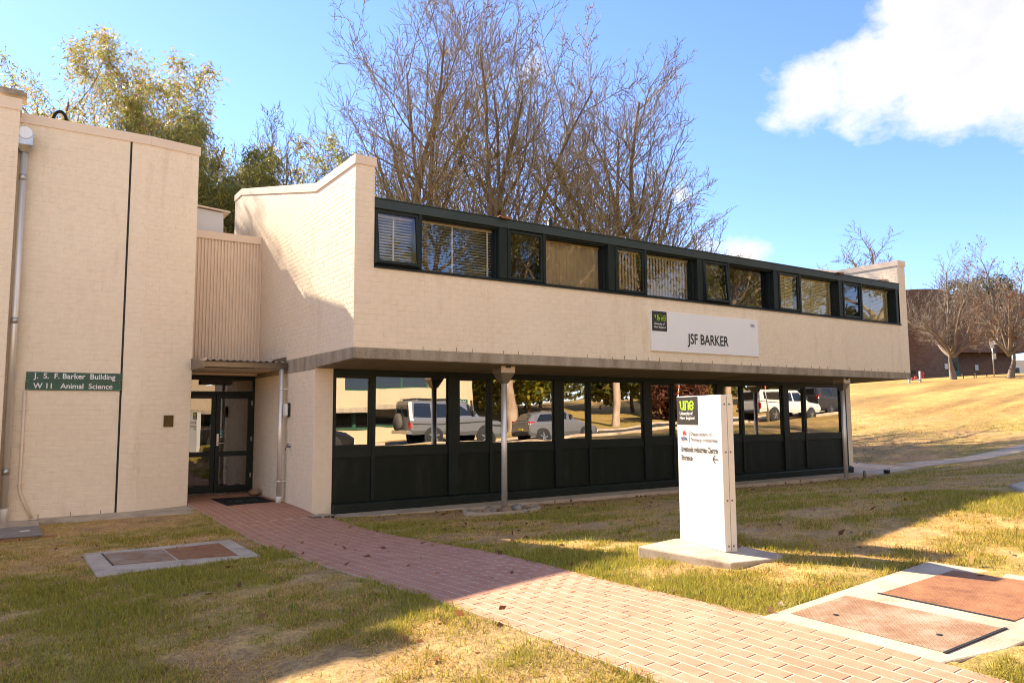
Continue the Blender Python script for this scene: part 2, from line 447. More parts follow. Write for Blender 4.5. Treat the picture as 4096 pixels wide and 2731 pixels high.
def struct(name, mb_or_me, mat):
    me = mb_or_me.mesh(name) if isinstance(mb_or_me, MB) else mb_or_me
    o = link(name, me, mat); o['kind'] = 'structure'; return o
def fast_mesh(name, v, f, tint=None, smooth=False):
    """v (n,3), f (m,k) arrays with k = 3 or 4"""
    me = bpy.data.meshes.new(name); n, (mm, k) = len(v), f.shape
    me.vertices.add(n); me.vertices.foreach_set('co', np.asarray(v, np.float32).ravel())
    me.loops.add(mm*k); me.loops.foreach_set('vertex_index', np.asarray(f, np.int32).ravel())
    me.polygons.add(mm); me.polygons.foreach_set('loop_start', np.arange(0, mm*k, k, dtype=np.int32)); me.polygons.foreach_set('loop_total', np.full(mm, k, np.int32))
    me.polygons.foreach_set('use_smooth', np.full(mm, bool(smooth)))
    me.update(calc_edges=True)
    if tint is not None:
        a = me.attributes.new('tint', 'FLOAT_COLOR', 'POINT'); a.data.foreach_set('color', np.c_[tint, np.ones(n)].astype(np.float32).ravel())
    return me
def text(name, body, mat, parent, width, height, place, bold=0., ext=.002):
    """flat lettering: fitted to width x height; place maps (u, v, depth) to the world"""
    cu = bpy.data.curves.new(name, 'FONT'); cu.body = body; cu.size = 1; cu.offset = bold; cu.extrude = 0; cu.resolution_u = 3
    tmp = bpy.data.objects.new(name, cu); COL.objects.link(tmp)
    dg = bpy.context.evaluated_depsgraph_get()
    me = bpy.data.meshes.new_from_object(tmp.evaluated_get(dg)); me.name = name
    COL.objects.unlink(tmp); bpy.data.objects.remove(tmp)
    co = np.zeros(len(me.vertices)*3); me.vertices.foreach_get('co', co); co = co.reshape(-1,3)
    mn, mx = co.min(0), co.max(0)
    out = [place((x-mn[0])/(mx[0]-mn[0])*width, (y-mn[1])/(mx[1]-mn[1])*height, ext) for x, y, z in co]
    me.vertices.foreach_set('co', np.array([tuple(p) for p in out], np.float32).ravel()); me.update()
    return link(name, me, mat, parent)
def screen_area(p, n, area):
    d = CAM-Vector(p); q = d.length
    v = Vector(p)-CAM; dz = v.dot(fwd)
    if dz <= 0: return 0
    if abs(v.dot(rgt)/dz) > .70 or abs(v.dot(upv)/dz) > .47: return 0
    return max(0, Vector(n).dot(d)/q)*area/(q*q)

# ---- running-bond brickwork: every wall face collects its bricks, the nearest 300 of a building become objects
BL, BH, JT = .24, .086, .010
def lay_bricks(out, wall, org, u, n, u0, u1, z0, ztop, skip=None, phase=0, proud=.0024):
    """org: a point of the wall face; u: unit vector along it; n: outward normal; ztop: number or function of u"""
    org, u, n = Vector(org), Vector(u), Vector(n)
    zt = ztop if callable(ztop) else (lambda s: ztop)
    zmax = max(zt(u0+(u1-u0)*k/20) for k in range(21))
    r = 0; z = z0
    while z < zmax-.02:
        s = u0-(BL/2 if (r+phase) % 2 else 0)
        while s < u1-.015:
            a, b = max(s, u0), min(s+BL, u1)
            s += BL
            if b-a < .03: continue
            h = min(BH, min(zt(a), zt(b))-z)
            if h < .03: continue
            if skip and skip(a, b, z, z+h): continue
            pr = proud+RS.rand()*.0022-.0008
            out.append((wall, org+u*((a+b)/2)+Vector((0,0,z-org.z+h/2)), u, n, b-a-JT, h-JT, pr))
        z += BH; r += 1
def brick_mesh(name, L, H, P):
    b = MB(); x, z, e = L/2, H/2, .0025
    b.v = [(-x,.0,-z),(x,.0,-z),(x,.0,z),(-x,.0,z),(-x+e,-P,-z+e),(x-e,-P,-z+e),(x-e,-P,z-e),(-x+e,-P,z-e)]
    b.f = [(4,5,6,7),(0,1,5,4),(1,2,6,5),(2,3,7,6),(3,0,4,7)]
    return b
def build_bricks(out, owner, mat, keep=300):
    sc = [screen_area(p, n, L*H) for (w, p, u, n, L, H, pr) in out]
    order = np.argsort(-np.array(sc))
    unit = brick_mesh('brick', BL-JT, BH-JT, 1.0).mesh('brick'); unit.materials.append(MATS[mat])
    chosen = set(order[:keep].tolist())
    V, F = [], []
    for i, (w, p, u, n, L, H, pr) in enumerate(out):
        R = Matrix((u, -n, Vector((0,0,1)))).transposed()
        if i in chosen:
            o = bpy.data.objects.new('brick', unit); COL.objects.link(o); o.parent = w
            o.matrix_basis = Matrix.Translation(p) @ R.to_4x4() @ Matrix.Diagonal((L/(BL-JT), pr, H/(BH-JT), 1))
        else:
            bm = brick_mesh('b', L, H, pr); k = len(V)
            V += [tuple(p + R @ Vector(q)) for q in bm.v]; F += [tuple(k+j for j in f) for f in bm.f]
    if V:
        o = link('brickwork', fast_mesh('brickwork', np.array(V), np.array(F)), mat, owner); o['kind'] = 'stuff'

# ------------------------------------------------------------------ main building
bld = thing('office_building', 'cream painted brick building with a cantilevered upper floor and dark green window bands', 'building', (8, 2, 0))
YF = -1.75
XR = 15.74
def prof(y):                     # top of the end walls, under the coping
    return 5.55 if y < .05 else (5.55+(y-.05)*.2385 if y < 5.35 else 6.81)
BR = []
# upper front wall with a pier at each end
w = MB()
w.box(.012, XR, YF, YF+.23, 2.662, 3.925); w.box(.012, .32, YF, YF+.23, 3.925, 5.55); w.box(15.405, XR, YF, YF+.23, 3.925, 5.55)
wf = part('front_wall', w, 'cream_paint', bld)
def nowin(a, b, z0, z1): return z1 > 3.93 and b > .32 and a < 15.40
for (u0, u1, z0, z1) in ((.004, XR, 2.665, 3.925), (.004, .318, 3.925, 5.56), (15.402, XR, 3.925, 5.56)):
    lay_bricks(BR, wf, (0, YF, 0), (1,0,0), (0,-1,0), u0, u1, z0, z1, phase=int(round((z0-2.665)/BH)) % 2)
# end wall facing the entrance
def end_wall(x0, x1):
    m = MB(); pts = [(x0, YF+.001, 2.662), (x0, 6.0, 2.662), (x0, 6.0, 6.81), (x0, 5.35, 6.81), (x0, .05, 5.55), (x0, YF+.001, 5.55)]
    m.prism(pts, (x1-x0, 0, 0)); return m
ws = part('side_wall', end_wall(0.0, .23), 'cream_paint', bld)
lay_bricks(BR, ws, (0,0,0), (0,-1,0), (-1,0,0), -6.0, 1.75, 2.665, lambda s: prof(-s)+.02)
wr = part('side_wall', end_wall(XR-.34, XR), 'cream_paint', bld)
lay_bricks(BR, wr, (XR-.34,0,0), (0,-1,0), (-1,0,0), -6.0, 1.74, 4.98, lambda s: prof(-s)+.02)
lay_bricks(BR, wr, (XR,0,0), (0,1,0), (1,0,0), -1.75, 6.0, 2.665, lambda s: prof(s)+.02)
# ground floor walls
m = MB(); m.box(0, .23, .002, 6.0, -.25, 2.41)
wl = part('entrance_wall', m, 'cream_paint', bld)
lay_bricks(BR, wl, (0,0,0), (0,-1,0), (-1,0,0), -3.80, -.004, -.045, 2.41)
m = MB(); m.box(0.004, .335, -.001, .24, -.25, 2.46)
wp = part('corner_pier', m, 'cream_paint', bld)
lay_bricks(BR, wp, (0,0,0), (1,0,0), (0,-1,0), .002, .333, -.045, 2.45, phase=1)
m = MB(); m.box(15.46, 15.70, -.001, .24, -.3, 2.46); m.box(15.47, 15.70, .24, 6.0, -.3, 2.46)
wq = part('corner_pier', m, 'cream_paint', bld)
lay_bricks(BR, wq, (0,0,0), (1,0,0), (0,-1,0), 15.462, 15.698, -.13, 2.45)
m = MB(); m.box(.23, 15.47, 5.77, 6.0, -.3, 6.6)
part('rear_wall', m, 'cream_paint', bld)
# copings
def coping(x0, x1):
    m = MB(); o = .02
    P = [(YF-o, 5.69), (.05, 5.70), (5.35, 6.965), (6.02, 6.965)]
    Q = [(6.02, 6.82), (5.37, 6.82), (.075, 5.555), (YF-o, 5.545)]
    i = 0
    for k in range(3):
        a, b = P[k], P[k+1]; c, d = Q[2-k], Q[3-k]
        m.prism([(x0-o, a[0], a[1]), (x0-o, b[0], b[1]), (x0-o, c[0], c[1]), (x0-o, d[0], d[1])][::-1], (x1-x0+2*o, 0, 0))
    return m
part('coping', coping(0, .32), 'cream_metal', bld)
part('coping', coping(XR-.34, XR), 'cream_metal', bld)
# cantilevered floor slab: tapered towards its front edge
m = MB()
xa, xb = -.006, XR-.015
m.prism([(xa, YF-.006, 2.495), (xa, YF-.006, 2.660), (xa, 0.0, 2.660), (xa, 0.0, 2.440)][::-1], (xb-xa, 0, 0))
part('floor_slab', m, 'concrete_edge', bld)
m = MB(); m.box(-.006, .26, .002, 6.01, 2.412, 2.660); m.box(.26, xb, .002, 6.01, 2.47, 2.660)
part('edge_beam', m, 'concrete_edge', bld)
m = MB(); m.prism([(.06, YF+.06, 2.492), (.06, -.02, 2.437), (.06, -.02, 2.430), (.06, YF+.06, 2.486)], (15.55, 0, 0))
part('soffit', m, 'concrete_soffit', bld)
m = MB()
for k in range(50):
    if RS.rand() < .72: m.box(.25+k*.31, .255+k*.31, YF-.0075, YF+.01, 2.662, 2.70+RS.rand()*.035)
part('weep_hole', m, 'black', bld, kind='stuff')
# roof and fascia
m = MB(); m.prism([(.33, YF+.03, 4.93), (.33, YF+.03, 5.035), (.33, 5.77, 6.55), (.33, 5.77, 6.42)][::-1], (15.06, 0, 0))
part('roof', m, 'galvanised', bld)
m = MB(); m.box(.325, 15.395, YF-.015, YF+.03, 4.885, 5.035); m.box(.325, 15.395, YF-.03, YF+.06, 5.036, 5.052)
part('fascia', m, 'fascia_green', bld, bevel=.004)
for fx in (2.62, 12.55):
    m = MB(); m.box(fx, fx+.24, YF-.10, YF+.02, 5.056, 5.068); m.box(fx+.02, fx+.22, YF-.10, YF-.09, 5.028, 5.056)
    part('roof_outlet', m, 'rusty_plate', bld)
m = MB(); m.tube([(5.07,.0,5.2),(5.07,.0,5.70)], .055, 14); m.tube([(5.07,.0,5.70),(5.07,.0,5.73),(5.07,.0,5.78)], [.05,.05,.02], 14)
part('vent_pipe', m, 'black', bld)
for (a, b) in ((13.4, 14.35), (14.5, 15.38)):
    m = MB(); m.prism([(XR-.352, YF+.30+(a-13.4)*.55, 5.14), (XR-.352, YF+.30+(b-13.4)*.55, 5.14+.01), (XR-.352, YF+.30+(b-13.4)*.55, 5.26), (XR-.352, YF+.30+(a-13.4)*.55, 5.22)], (.01, 0, 0))
    part('flashing', m, 'rusty_plate', bld)

# upper windows
UX = [.32, 2.83, 5.33, 7.80, 10.31, 12.83, 15.40]
ZS, ZH = 3.985, 4.885
def tilted(mb, z_hinge, y_hinge, ang):
    c, s = math.cos(ang), math.sin(ang)
    def fn(p):
        dz, dy = p.z-z_hinge, p.y-y_hinge
        return Vector((p.x, y_hinge+dy*c+dz*s, z_hinge-dy*s+dz*c))
    return mb.map(fn)
m = MB(); m.prism([(.325, YF-.03, 3.925), (.325, YF-.03, 3.955), (.325, YF+.02, 3.985), (.325, YF+.30, 3.985), (.325, YF+.30, 3.925)][::-1], (15.07, 0, 0))
part('window_sill', m, 'green_frame', bld)
def slats_h(win, x0, x1, z0, z1, y, pitch, hgt, mat, tilt=.0):
    sm = MB(); c, s = math.cos(tilt), math.sin(tilt); hw = hgt/2
    sm.prism([(-.5, -hw*c, -hw*s), (-.5, hw*c, hw*s), (-.5, hw*c, hw*s+.0015), (-.5, -hw*c, -hw*s+.0015)], (1, 0, 0))
    me = sm.mesh('slat'); me.materials.append(MATS[mat])
    z = z0+pitch*.6
    while z < z1-.02:
        o = bpy.data.objects.new('slat', me); COL.objects.link(o); o.parent = win
        o.location = ((x0+x1)/2, y, z); o.scale = (x1-x0-.01, 1, 1); z += pitch
    hr = MB(); hr.box(x0, x1, y-.03, y+.03, z1-.035, z1); part('head_rail', hr, mat, win)
    tp = MB()
    for q in ((.45, .93) if x1-x0 > .9 else (.5,)):
        xx = x0+(x1-x0)*q; tp.box(xx-.014, xx+.014, y-.032, y-.029, z0, z1-.035)
    part('ladder_tape', tp, mat, win)
def slats_v(win, x0, x1, z0, z1, y, mat, pitch=.085, wdt=.075, ang=.55):
    sm = MB(); c, s = math.cos(ang)*wdt/2, math.sin(ang)*wdt/2
    sm.prism([(-c, -s, 0), (c, s, 0), (c, s+.002, 0), (-c, -s+.002, 0)], (0, 0, 1))
    me = sm.mesh('slat'); me.materials.append(MATS[mat])
    x = x0+pitch*.5
    while x < x1:
        o = bpy.data.objects.new('slat', me); COL.objects.link(o); o.parent = win
        o.location = (x, y, z0+.01); o.scale = (1, 1, z1-z0-.04); x += pitch
    hr = MB(); hr.box(x0, x1, y-.025, y+.025, z1-.04, z1); part('head_rail', hr, 'blind_white', win)
def pane(win, x0, x1, z0, z1, y, mat, tilt=None):
    a, b = RS.randn(2)*.0016; w_, h_ = (x1-x0)/2, (z1-z0)/2
    m = MB(); m.quad((x0,y-a*w_-b*h_,z0),(x1,y+a*w_-b*h_,z0),(x1,y+a*w_+b*h_,z1),(x0,y-a*w_+b*h_,z1))
    if tilt: tilted(m, *tilt)
    return part('pane', m, mat, win)
for k in range(6):
    a, b = UX[k], UX[k+1]
    xm = a+.775                       # mullion
    xe = b-.17                        # start of the post
    op = {0: .115, 3: .075}.get(k, 0)
    yc = YF+.035
    m = MB()
    if k: m.box(a+.0, a+.03, YF-.012, YF+.05, ZS, ZH); part('jamb', m, 'green_frame', bld); m = MB()
    m.box(xm, xm+.06, YF-.006, YF+.23, ZS, ZH)
    part('mullion', m, 'green_frame', bld, bevel=.003)
    cx0, cx1 = a+.012 if not k else a+.03, xm-.004
    m = MB(); m.frame(cx0, cx1, ZS+.004, ZH-.02, yc-.03, yc+.02, .048)
    if op: tilted(m, ZH-.02, yc, op)
    wn_ = part('window', m, 'green_frame', bld, 'small top-hung window pushed open' if op else None, bevel=.003)
    pane(wn_, cx0+.04, cx1-.04, ZS+.05, ZH-.065, yc-.004, 'upper_glass', (ZH-.02, yc, op) if op else None)
    if op:
        m = MB(); m.box(cx0, cx1, YF+.05, YF+.10, ZS, ZS+.035); m.box(cx0, cx0+.03, YF+.05, YF+.10, ZS+.035, ZH-.02); m.box(cx1-.03, cx1, YF+.05, YF+.10, ZS+.035, ZH-.02)
        m.box(cx0+.22, cx0+.24, YF-.05, YF+.06, ZS+.04, ZS+.055); part('stay', m, 'green_frame', wn_)
    fx0, fx1 = xm+.06, xe+.0
    yp = YF+.185
    m = MB(); m.frame(fx0, fx1, ZS-.0, ZH, yp-.02, yp+.02, .028)
    wx = part('window', m, 'green_frame', bld)
    pane(wx, fx0+.02, fx1-.02, ZS+.02, ZH-.02, yp-.004, 'upper_glass')
    m = MB(); m.box(fx0, fx1, YF+.032, YF+.21, ZH-.001, ZH+.03); m.box(fx0, fx1, YF+.032, YF+.06, ZH-.03, ZH); m.box(fx0, fx1, YF+.09, YF+.11, ZH-.045, ZH)
    part('blind_track', m, 'green_frame', wx)
    m = MB(); m.box(xe, b+(.0 if k < 5 else -.0), YF-.0, YF+.30, ZS, ZH); m.box(xe-.02, xe, YF+.10, YF+.30, ZS, ZH)
    part('post', m, 'green_frame', bld, bevel=.004)
    if k == 0:
        slats_h(wn_, cx0+.04, cx1-.04, ZS+.04, ZH-.06, yc+.14, .047, .034, 'blind_white', .7)
        slats_h(wx, fx0+.02, fx1-.02, ZS+.02, ZH-.03, yp+.055, .047, .034, 'blind_white', .45)
    elif k == 1: 
        m = MB(); n_ = 60
        for j in range(n_):
            u0, u1 = fx0+(fx1-fx0)*j/n_, fx0+(fx1-fx0)*(j+1)/n_; f0, f1 = .03*math.sin(j*.9), .03*math.sin((j+1)*.9)
            m.quad((u0, yp+.10+f0, ZS), (u1, yp+.10+f1, ZS), (u1, yp+.10+f1, ZH-.06), (u0, yp+.10+f0, ZH-.06))
        m.box(fx0, fx1, yp+.06, yp+.15, ZH-.06, ZH-.03); part('curtain', m, 'curtain', wx)
    elif k == 2:
        slats_v(wn_, cx0+.03, cx1-.03, ZS+.02, ZH-.04, yc+.12, 'curtain', .082, .082, .35); slats_v(wx, fx0, fx1, ZS+.02, ZH-.02, yp+.08, 'curtain', .085, .085, .35)
    elif k in (4, 5):
        if k == 4: slats_h(wn_, cx0+.04, cx1-.04, ZS+.04, ZH-.05, yc+.12, .034, .036, 'blind_cream', 1.0)
        slats_h(wx, fx0+.02, fx1-.02, ZS+.02, ZH-.03, yp+.045, .036, .042, 'blind_cream', 1.05)
m = MB(); m.box(15.33, 15.398, YF+.0, YF+.30, ZS, ZH); part('post', m, 'green_frame', bld)
# rooms behind the glass
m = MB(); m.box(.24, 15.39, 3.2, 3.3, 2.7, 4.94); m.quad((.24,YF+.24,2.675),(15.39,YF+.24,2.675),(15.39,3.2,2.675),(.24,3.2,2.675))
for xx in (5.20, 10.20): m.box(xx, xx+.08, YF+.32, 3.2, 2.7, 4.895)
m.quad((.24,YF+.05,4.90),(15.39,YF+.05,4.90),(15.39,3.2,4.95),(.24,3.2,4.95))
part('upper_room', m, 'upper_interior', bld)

# ground floor glazing
LX = [.345, 2.82, 5.335, 7.865, 10.31, 12.855, 15.46]
m = MB(); m.box(.345, 15.46, .0, .10, 2.335, 2.415); m.box(.345, 15.46, -.02, .10, 2.415, 2.45)
part('head_frame', m, 'green_frame', bld, bevel=.003)
m = MB()
m.prism([(.345, -.10, -.16), (.345, -.10, .085), (.345, -.085, .105), (.345, .0, .125), (.345, .12, .125), (.345, .12, -.16)][::-1], (15.2, 0, 0))
part('plinth', m, 'green_frame', bld, bevel=.004)
for k in range(6):
    a, b = LX[k], LX[k+1]; xm = a+.715; xe = b-.205
    m = MB(); m.box(xe, b if k < 5 else 15.46, -.022, .12, .125, 2.335)
    part('post', m, 'green_frame', bld, bevel=.004)
    m = MB(); m.box(xm, xm+.065, -.008, .10, .125, 2.335)
    part('mullion', m, 'green_frame', bld, bevel=.003)
    for j, (u0, u1) in enumerate(((a if k else a, xm), (xm+.065, xe))):
        m = MB(); m.box(u0, u1, .012, .09, .90, 1.05); m.box(u0, u1, .004, .03, .885, .90)
        part('transom', m, 'green_frame', bld, bevel=.003)
        m = MB(); m.box(u0, u1, .03, .05, .155, .885); m.box(u0, u1, .012, .05, .126, .155)
        part('lower_panel', m, 'green_panel', bld)
        m = MB(); m.frame(u0+.001, u1-.001, 1.05, 2.334, .002 if j == 0 else .03, .07, .045 if j == 0 else .022)
        if j == 0: m.frame(u0+.045, u1-.045, 1.095, 2.29, .025, .06, .014)
        wx = part('window', m, 'green_frame', bld, bevel=.002)
        pane(wx, u0+.02, u1-.02, 1.07, 2.315, .045, 'window_glass')
m = MB()
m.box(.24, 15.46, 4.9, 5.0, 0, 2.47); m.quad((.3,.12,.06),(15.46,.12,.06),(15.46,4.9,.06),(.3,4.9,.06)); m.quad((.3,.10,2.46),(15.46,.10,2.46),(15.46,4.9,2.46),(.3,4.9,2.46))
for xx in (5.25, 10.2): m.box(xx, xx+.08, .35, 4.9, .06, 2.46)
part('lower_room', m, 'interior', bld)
for xx, zz in ((1.2, 1.80), (3.7, 1.24)):
    m = MB(); m.box(xx, xx+1.35, .42, .45, zz-.014, zz+.014); part('rail', m, 'white_paint', bld)

# drainage of the cantilever: rainwater heads on steel pipes
def rain_head(x, y, zb, parent, ztop=2.53, name='downpipe', foot=-.1):
    m = MB(); m.tube([(x, y, foot), (x, y, zb+.02)], .053, 20)
    dp = part(name, m, 'steel', parent)
    hw = .145
    prof_ = [(hw, ztop), (hw, ztop-.17), (.07, zb), (.05, zb-.03)]
    m = MB()
    for (r0, z0), (r1, z1) in zip(prof_[:-1], prof_[1:]):
        c0 = [(x-r0,y-r0,z0),(x+r0,y-r0,z0),(x+r0,y+r0,z0),(x-r0,y+r0,z0)]; c1 = [(x-r1,y-r1,z1),(x+r1,y-r1,z1),(x+r1,y+r1,z1),(x-r1,y+r1,z1)]
        for j in range(4): m.quad(c1[j], c1[(j+1)%4], c0[(j+1)%4], c0[j])
    part('rain_head', m, 'rain_metal', dp)
    m = MB(); m.box(x-.055, x+.055, y-hw-.003, y-hw, ztop-.085, ztop-.05); part('overflow_slot', m, 'black', dp)
    return dp
rain_head(3.03, -1.30, 2.20, bld)
rain_head(13.30, -1.30, 2.20, bld, foot=-.2)

# entrance: recessed doors
m = MB(); m.box(-1.56, -.0, 3.76, 3.84, 2.37, 2.45); m.box(-1.56, -1.50, 3.76, 3.84, .06, 2.37); m.box(-.055, -.001, 3.76, 3.84, .06, 2.37); m.box(-1.50, -.055, 3.76, 3.84, 2.075, 2.135)
part('door_frame', m, 'green_frame', bld, bevel=.004)
m = MB(); m.quad((-1.50,3.80,2.135),(-.055,3.80,2.135),(-.055,3.80,2.37),(-1.50,3.80,2.37)); part('transom_pane', m, 'door_glass', bld)
for j, (u0, u1) in enumerate(((-1.498, -.782), (-.775, -.057))):
    m = MB(); m.frame(u0, u1, .075, 2.07, 3.755, 3.80, .085); m.box(u0+.085, u1-.085, 3.757, 3.798, .80, .90); m.box(u0+.085, u1-.085, 3.757, 3.798, .16, .20)
    dr = part('door', m, 'green_frame', bld, bevel=.004)
    m = MB(); m.quad((u0+.08,3.778,.9),(u1-.08,3.778,.9),(u1-.08,3.778,1.99),(u0+.08,3.778,1.99)); m.quad((u0+.08,3.778,.2),(u1-.08,3.778,.2),(u1-.08,3.778,.8),(u0+.08,3.778,.8)); part('pane', m, 'door_glass', dr)
    if j:
        m = MB(); m.box(u0+.022, u0+.062, 3.742, 3.755, 1.02, 1.26); m.tube([(u0+.045,3.742,1.07),(u0+.045,3.70,1.07),(u0+.16,3.695,1.07)], .010, 8); part('handle', m, 'steel', dr)
        m = MB()
        for zz in (.35, 1.1, 1.85): m.box(u1-.012, u1+.004, 3.735, 3.755, zz, zz+.09)
        part('hinge', m, 'steel', dr)
m = MB(); m.box(-1.55, -.01, 3.745, 3.76, .045, .065); part('threshold', m, 'gutter_metal', bld)
m = MB(); m.box(-1.56, -.01, 3.755, 3.86, 2.452, 2.80); m.box(-1.54, -.01, 5.9, 6.0, 2.4, 5.3); part('door_header', m, 'green_frame', bld)
m = MB(); m.box(-1.1, -.5, 3.66, 3.75, 2.27, 2.37); part('door_closer', m, 'black', bld)
# lobby behind the doors: brick side wall, bench, floor
m = MB(); m.box(-2.6, 0.0, 8.6, 8.7, 0, 2.6); m.box(-2.7, -2.6, 3.9, 8.7, 0, 2.6); m.quad((-2.6,3.84,2.44),(0,3.84,2.44),(0,8.6,2.44),(-2.6,8.6,2.44)); m.quad((-2.6,3.84,.05),(0,3.84,.05),(0,8.6,.05),(-2.6,8.6,.05))
part('lobby', m, 'interior', bld)
lob = []
m = MB(); m.box(-.05, -.03, 3.86, 8.5, .05, 2.42); lw_ = part('lobby_wall', m, 'orange_brick', bld)
LB = []; lay_bricks(LB, lw_, (-.05,0,0), (0,-1,0), (-1,0,0), -7.4, -3.9, .06, 2.4)
V, F = [], []
for (w_, p, u, n, L, H, pr) in LB:
    R = Matrix((u, -n, Vector((0,0,1)))).transposed(); bm = brick_mesh('b', L, H, pr); k = len(V)
    V += [tuple(p+R@Vector(q)) for q in bm.v]; F += [tuple(k+j for j in f) for f in bm.f]
o = link('lobby_brickwork', fast_mesh('lobby_brickwork', np.array(V), np.array(F)), 'orange_brick', bld); o['kind'] = 'stuff'
m = MB(); m.box(-1.5, -.9, 5.2, 5.7, .05, .75); part('reception_counter', m, 'bark_gum', bld)

# metal clad link over the entrance
m = MB(); n_ = 48; x0, x1 = -1.56, -.004
zc0, zc1 = 2.74, 5.28
xs = []
for j in range(24):
    q = x0+(x1-x0)*j/24; p_ = (x1-x0)/24
    xs += [(q, 3.55), (q+p_*.30, 3.55), (q+p_*.42, 3.522), (q+p_*.88, 3.522)]
xs.append((x1, 3.55))
for (a, ya), (b, yb) in zip(xs[:-1], xs[1:]): m.quad((a,ya,zc0),(b,yb,zc0),(b,yb,zc1),(a,ya,zc1))
m.box(x0, x1, 3.56, 3.70, zc0, zc1)
part('ribbed_cladding', m, 'cream_metal', bld)
m = MB(); m.box(-1.56, -.012, 3.495, 3.85, 5.265, 5.42); part('coping', m, 'cream_metal', bld)
m = MB(); m.box(-.030, -.008, 3.49, 3.53, zc0, 5.265); part('corner_trim', m, 'cream_metal', bld)
m = MB(); m.box(-1.54, -.01, 3.86, 6.0, 5.2, 5.30); part('link_roof', m, 'galvanised', bld)
m = MB()
for j in range(24):
    q = x0+(x1-x0)*(j+.65)/24
    if j % 2 == 0:
        for zz in (2.82, 4.05): m.lathe([(.007,-.006),(.007,0)], (q, 3.52, zz), 'Y', 6)
part('screw', m, 'cream_metal', bld)
# entrance canopy with gutter and its own downpipe
m = MB(); ca = [(x, z) for x, z in []]
xa, xb = -1.47, -.03; nn = 64
for j in range(nn):
    u0, u1 = xa+(xb-xa)*j/nn, xa+(xb-xa)*(j+1)/nn; f0, f1 = .011*math.sin(j*PI/2.6), .011*math.sin((j+1)*PI/2.6)
    m.quad((u0,1.53,2.625+f0),(u1,1.53,2.625+f1),(u1,3.52,2.755+f1),(u0,3.52,2.755+f0))
cn = part('canopy_roof', m, 'galvanised', bld)
m = MB(); m.box(-1.45, -.03, 1.56, 3.74, 2.50, 2.515); m.box(-1.47, -1.44, 1.55, 3.52, 2.50, 2.66); m.box(-1.45,-.03, 3.52, 3.75, 2.46, 2.50)
part('canopy_soffit', m, 'cream_metal', bld)
m = MB(); P = [(-1.49, 1.55), (-1.49, 1.44)]
g0, g1_ = -1.50, -.02
sec = [(1.55, 2.605), (1.55, 2.50), (1.53, 2.485), (1.46, 2.485), (1.44, 2.50), (1.432, 2.585), (1.424, 2.60), (1.44, 2.605), (1.447, 2.515), (1.535, 2.515), (1.54, 2.605)]
m.prism([(g0, y, z) for y, z in sec], (g1_-g0, 0, 0)); m.prism([(g0-.002, 1.55, 2.605), (g0-.002, 1.55, 2.49), (g0-.002, 1.44, 2.49), (g0-.002, 1.43, 2.605)], (.004,0,0)); m.box(-.62, -.60, 1.427, 1.55, 2.48, 2.607)
part('gutter', m, 'gutter_metal', bld)
m = MB(); m.prism([(-1.48, 1.50, 2.50), (-1.48, 1.50, 2.60), (-1.56, 2.32, 2.69), (-1.56, 2.32, 2.47)], (.01, 0, 0)); part('canopy_flashing', m, 'gutter_metal', bld); m = MB(); m.box(-.02, -.001, 1.60, 2.45, 2.66, 2.73)
part('canopy_flashing', m, 'gutter_metal', bld)
m = MB(); m.tube([(-.12,1.49,.13),(-.12,1.49,2.49)], .045, 20); dp = part('downpipe', m, 'steel', bld)
m = MB(); m.tube([(-.12,1.49,.0),(-.12,1.49,.10),(-.12,1.49,.145)], [.05,.055,.055], 16); part('pipe_boot', m, 'pvc', dp)
m = MB()
for zz in (.42, 2.12): m.tube([(-.12,1.49,zz-.012),(-.12,1.49,zz+.012)], .050, 16); m.box(-.08, .0, 1.47, 1.51, zz-.01, zz+.01)
part('clip', m, 'steel', dp)
build_bricks(BR, bld, 'cream_paint')

# ------------------------------------------------------------------ entrance wing
wing = thing('brick_wing', 'tall cream painted brick wing with a dark vertical joint beside the entrance', 'building', (-3, 3, 0))
BW = []
Y0 = 2.20
FA, FB = Vector((-2.405, Y0, 0)), Vector((-1.54, 2.335, 0))
ZT = 6.60
m = MB(); m.box(-4.42, -2.738, Y0, Y0+.23, -.25, ZT); m.box(-2.702, -2.405, Y0, Y0+.23, -.25, ZT)
w1 = part('front_wall', m, 'cream_paint', wing)
lay_bricks(BW, w1, (0,Y0,0), (1,0,0), (0,-1,0), -4.42, -2.742, -.07, ZT); lay_bricks(BW, w1, (0,Y0,0), (1,0,0), (0,-1,0), -2.698, -2.404, -.07, ZT, phase=1)
m = MB(); m.box(-2.738, -2.702, Y0+.02, Y0+.2, -.2, ZT-.02); part('movement_joint', m, 'black', wing)
fu = (FB-FA).normalized(); fn_ = Vector((fu.y, -fu.x, 0))
m = MB(); m.prism([FA+Vector((0,.001,-.25)), FB+Vector((0,0,-.25)), FB+Vector((0,0,ZT)), FA+Vector((0,.001,ZT))], (-fn_)*.22)
w2 = part('splayed_wall', m, 'cream_paint', wing)
lay_bricks(BW, w2, FA, fu, fn_, .002, (FB-FA).length, -.07, ZT)
ev = lambda y: ZT if y < 4.4 else (ZT+.25*(y-2.2) if y < 6.75 else ZT)
m = MB(); m.prism([(-1.54, 2.34, -.25), (-1.54, 9.0, -.25), (-1.54, 9.0, 6.6), (-1.54, 2.34, ZT)], (-.22, 0, 0))
w3 = part('return_wall', m, 'cream_paint', wing)
lay_bricks(BW, w3, (-1.54,0,0), (0,1,0), (1,0,0), 2.34, 3.74, .03, 2.5)
m = MB(); m.prism([(-1.36, 4.75, 6.5), (-1.36, 6.72, 6.5), (-1.36, 6.72, 7.93), (-1.36, 4.75, 7.46)], (-.2, 0, 0)); part('roof_parapet', m, 'cream_paint', wing)
m = MB(); m.box(-12, -4.42, 1.90, 9, -.4, 6.70); w4 = part('projecting_wall', m, 'cream_paint', wing)
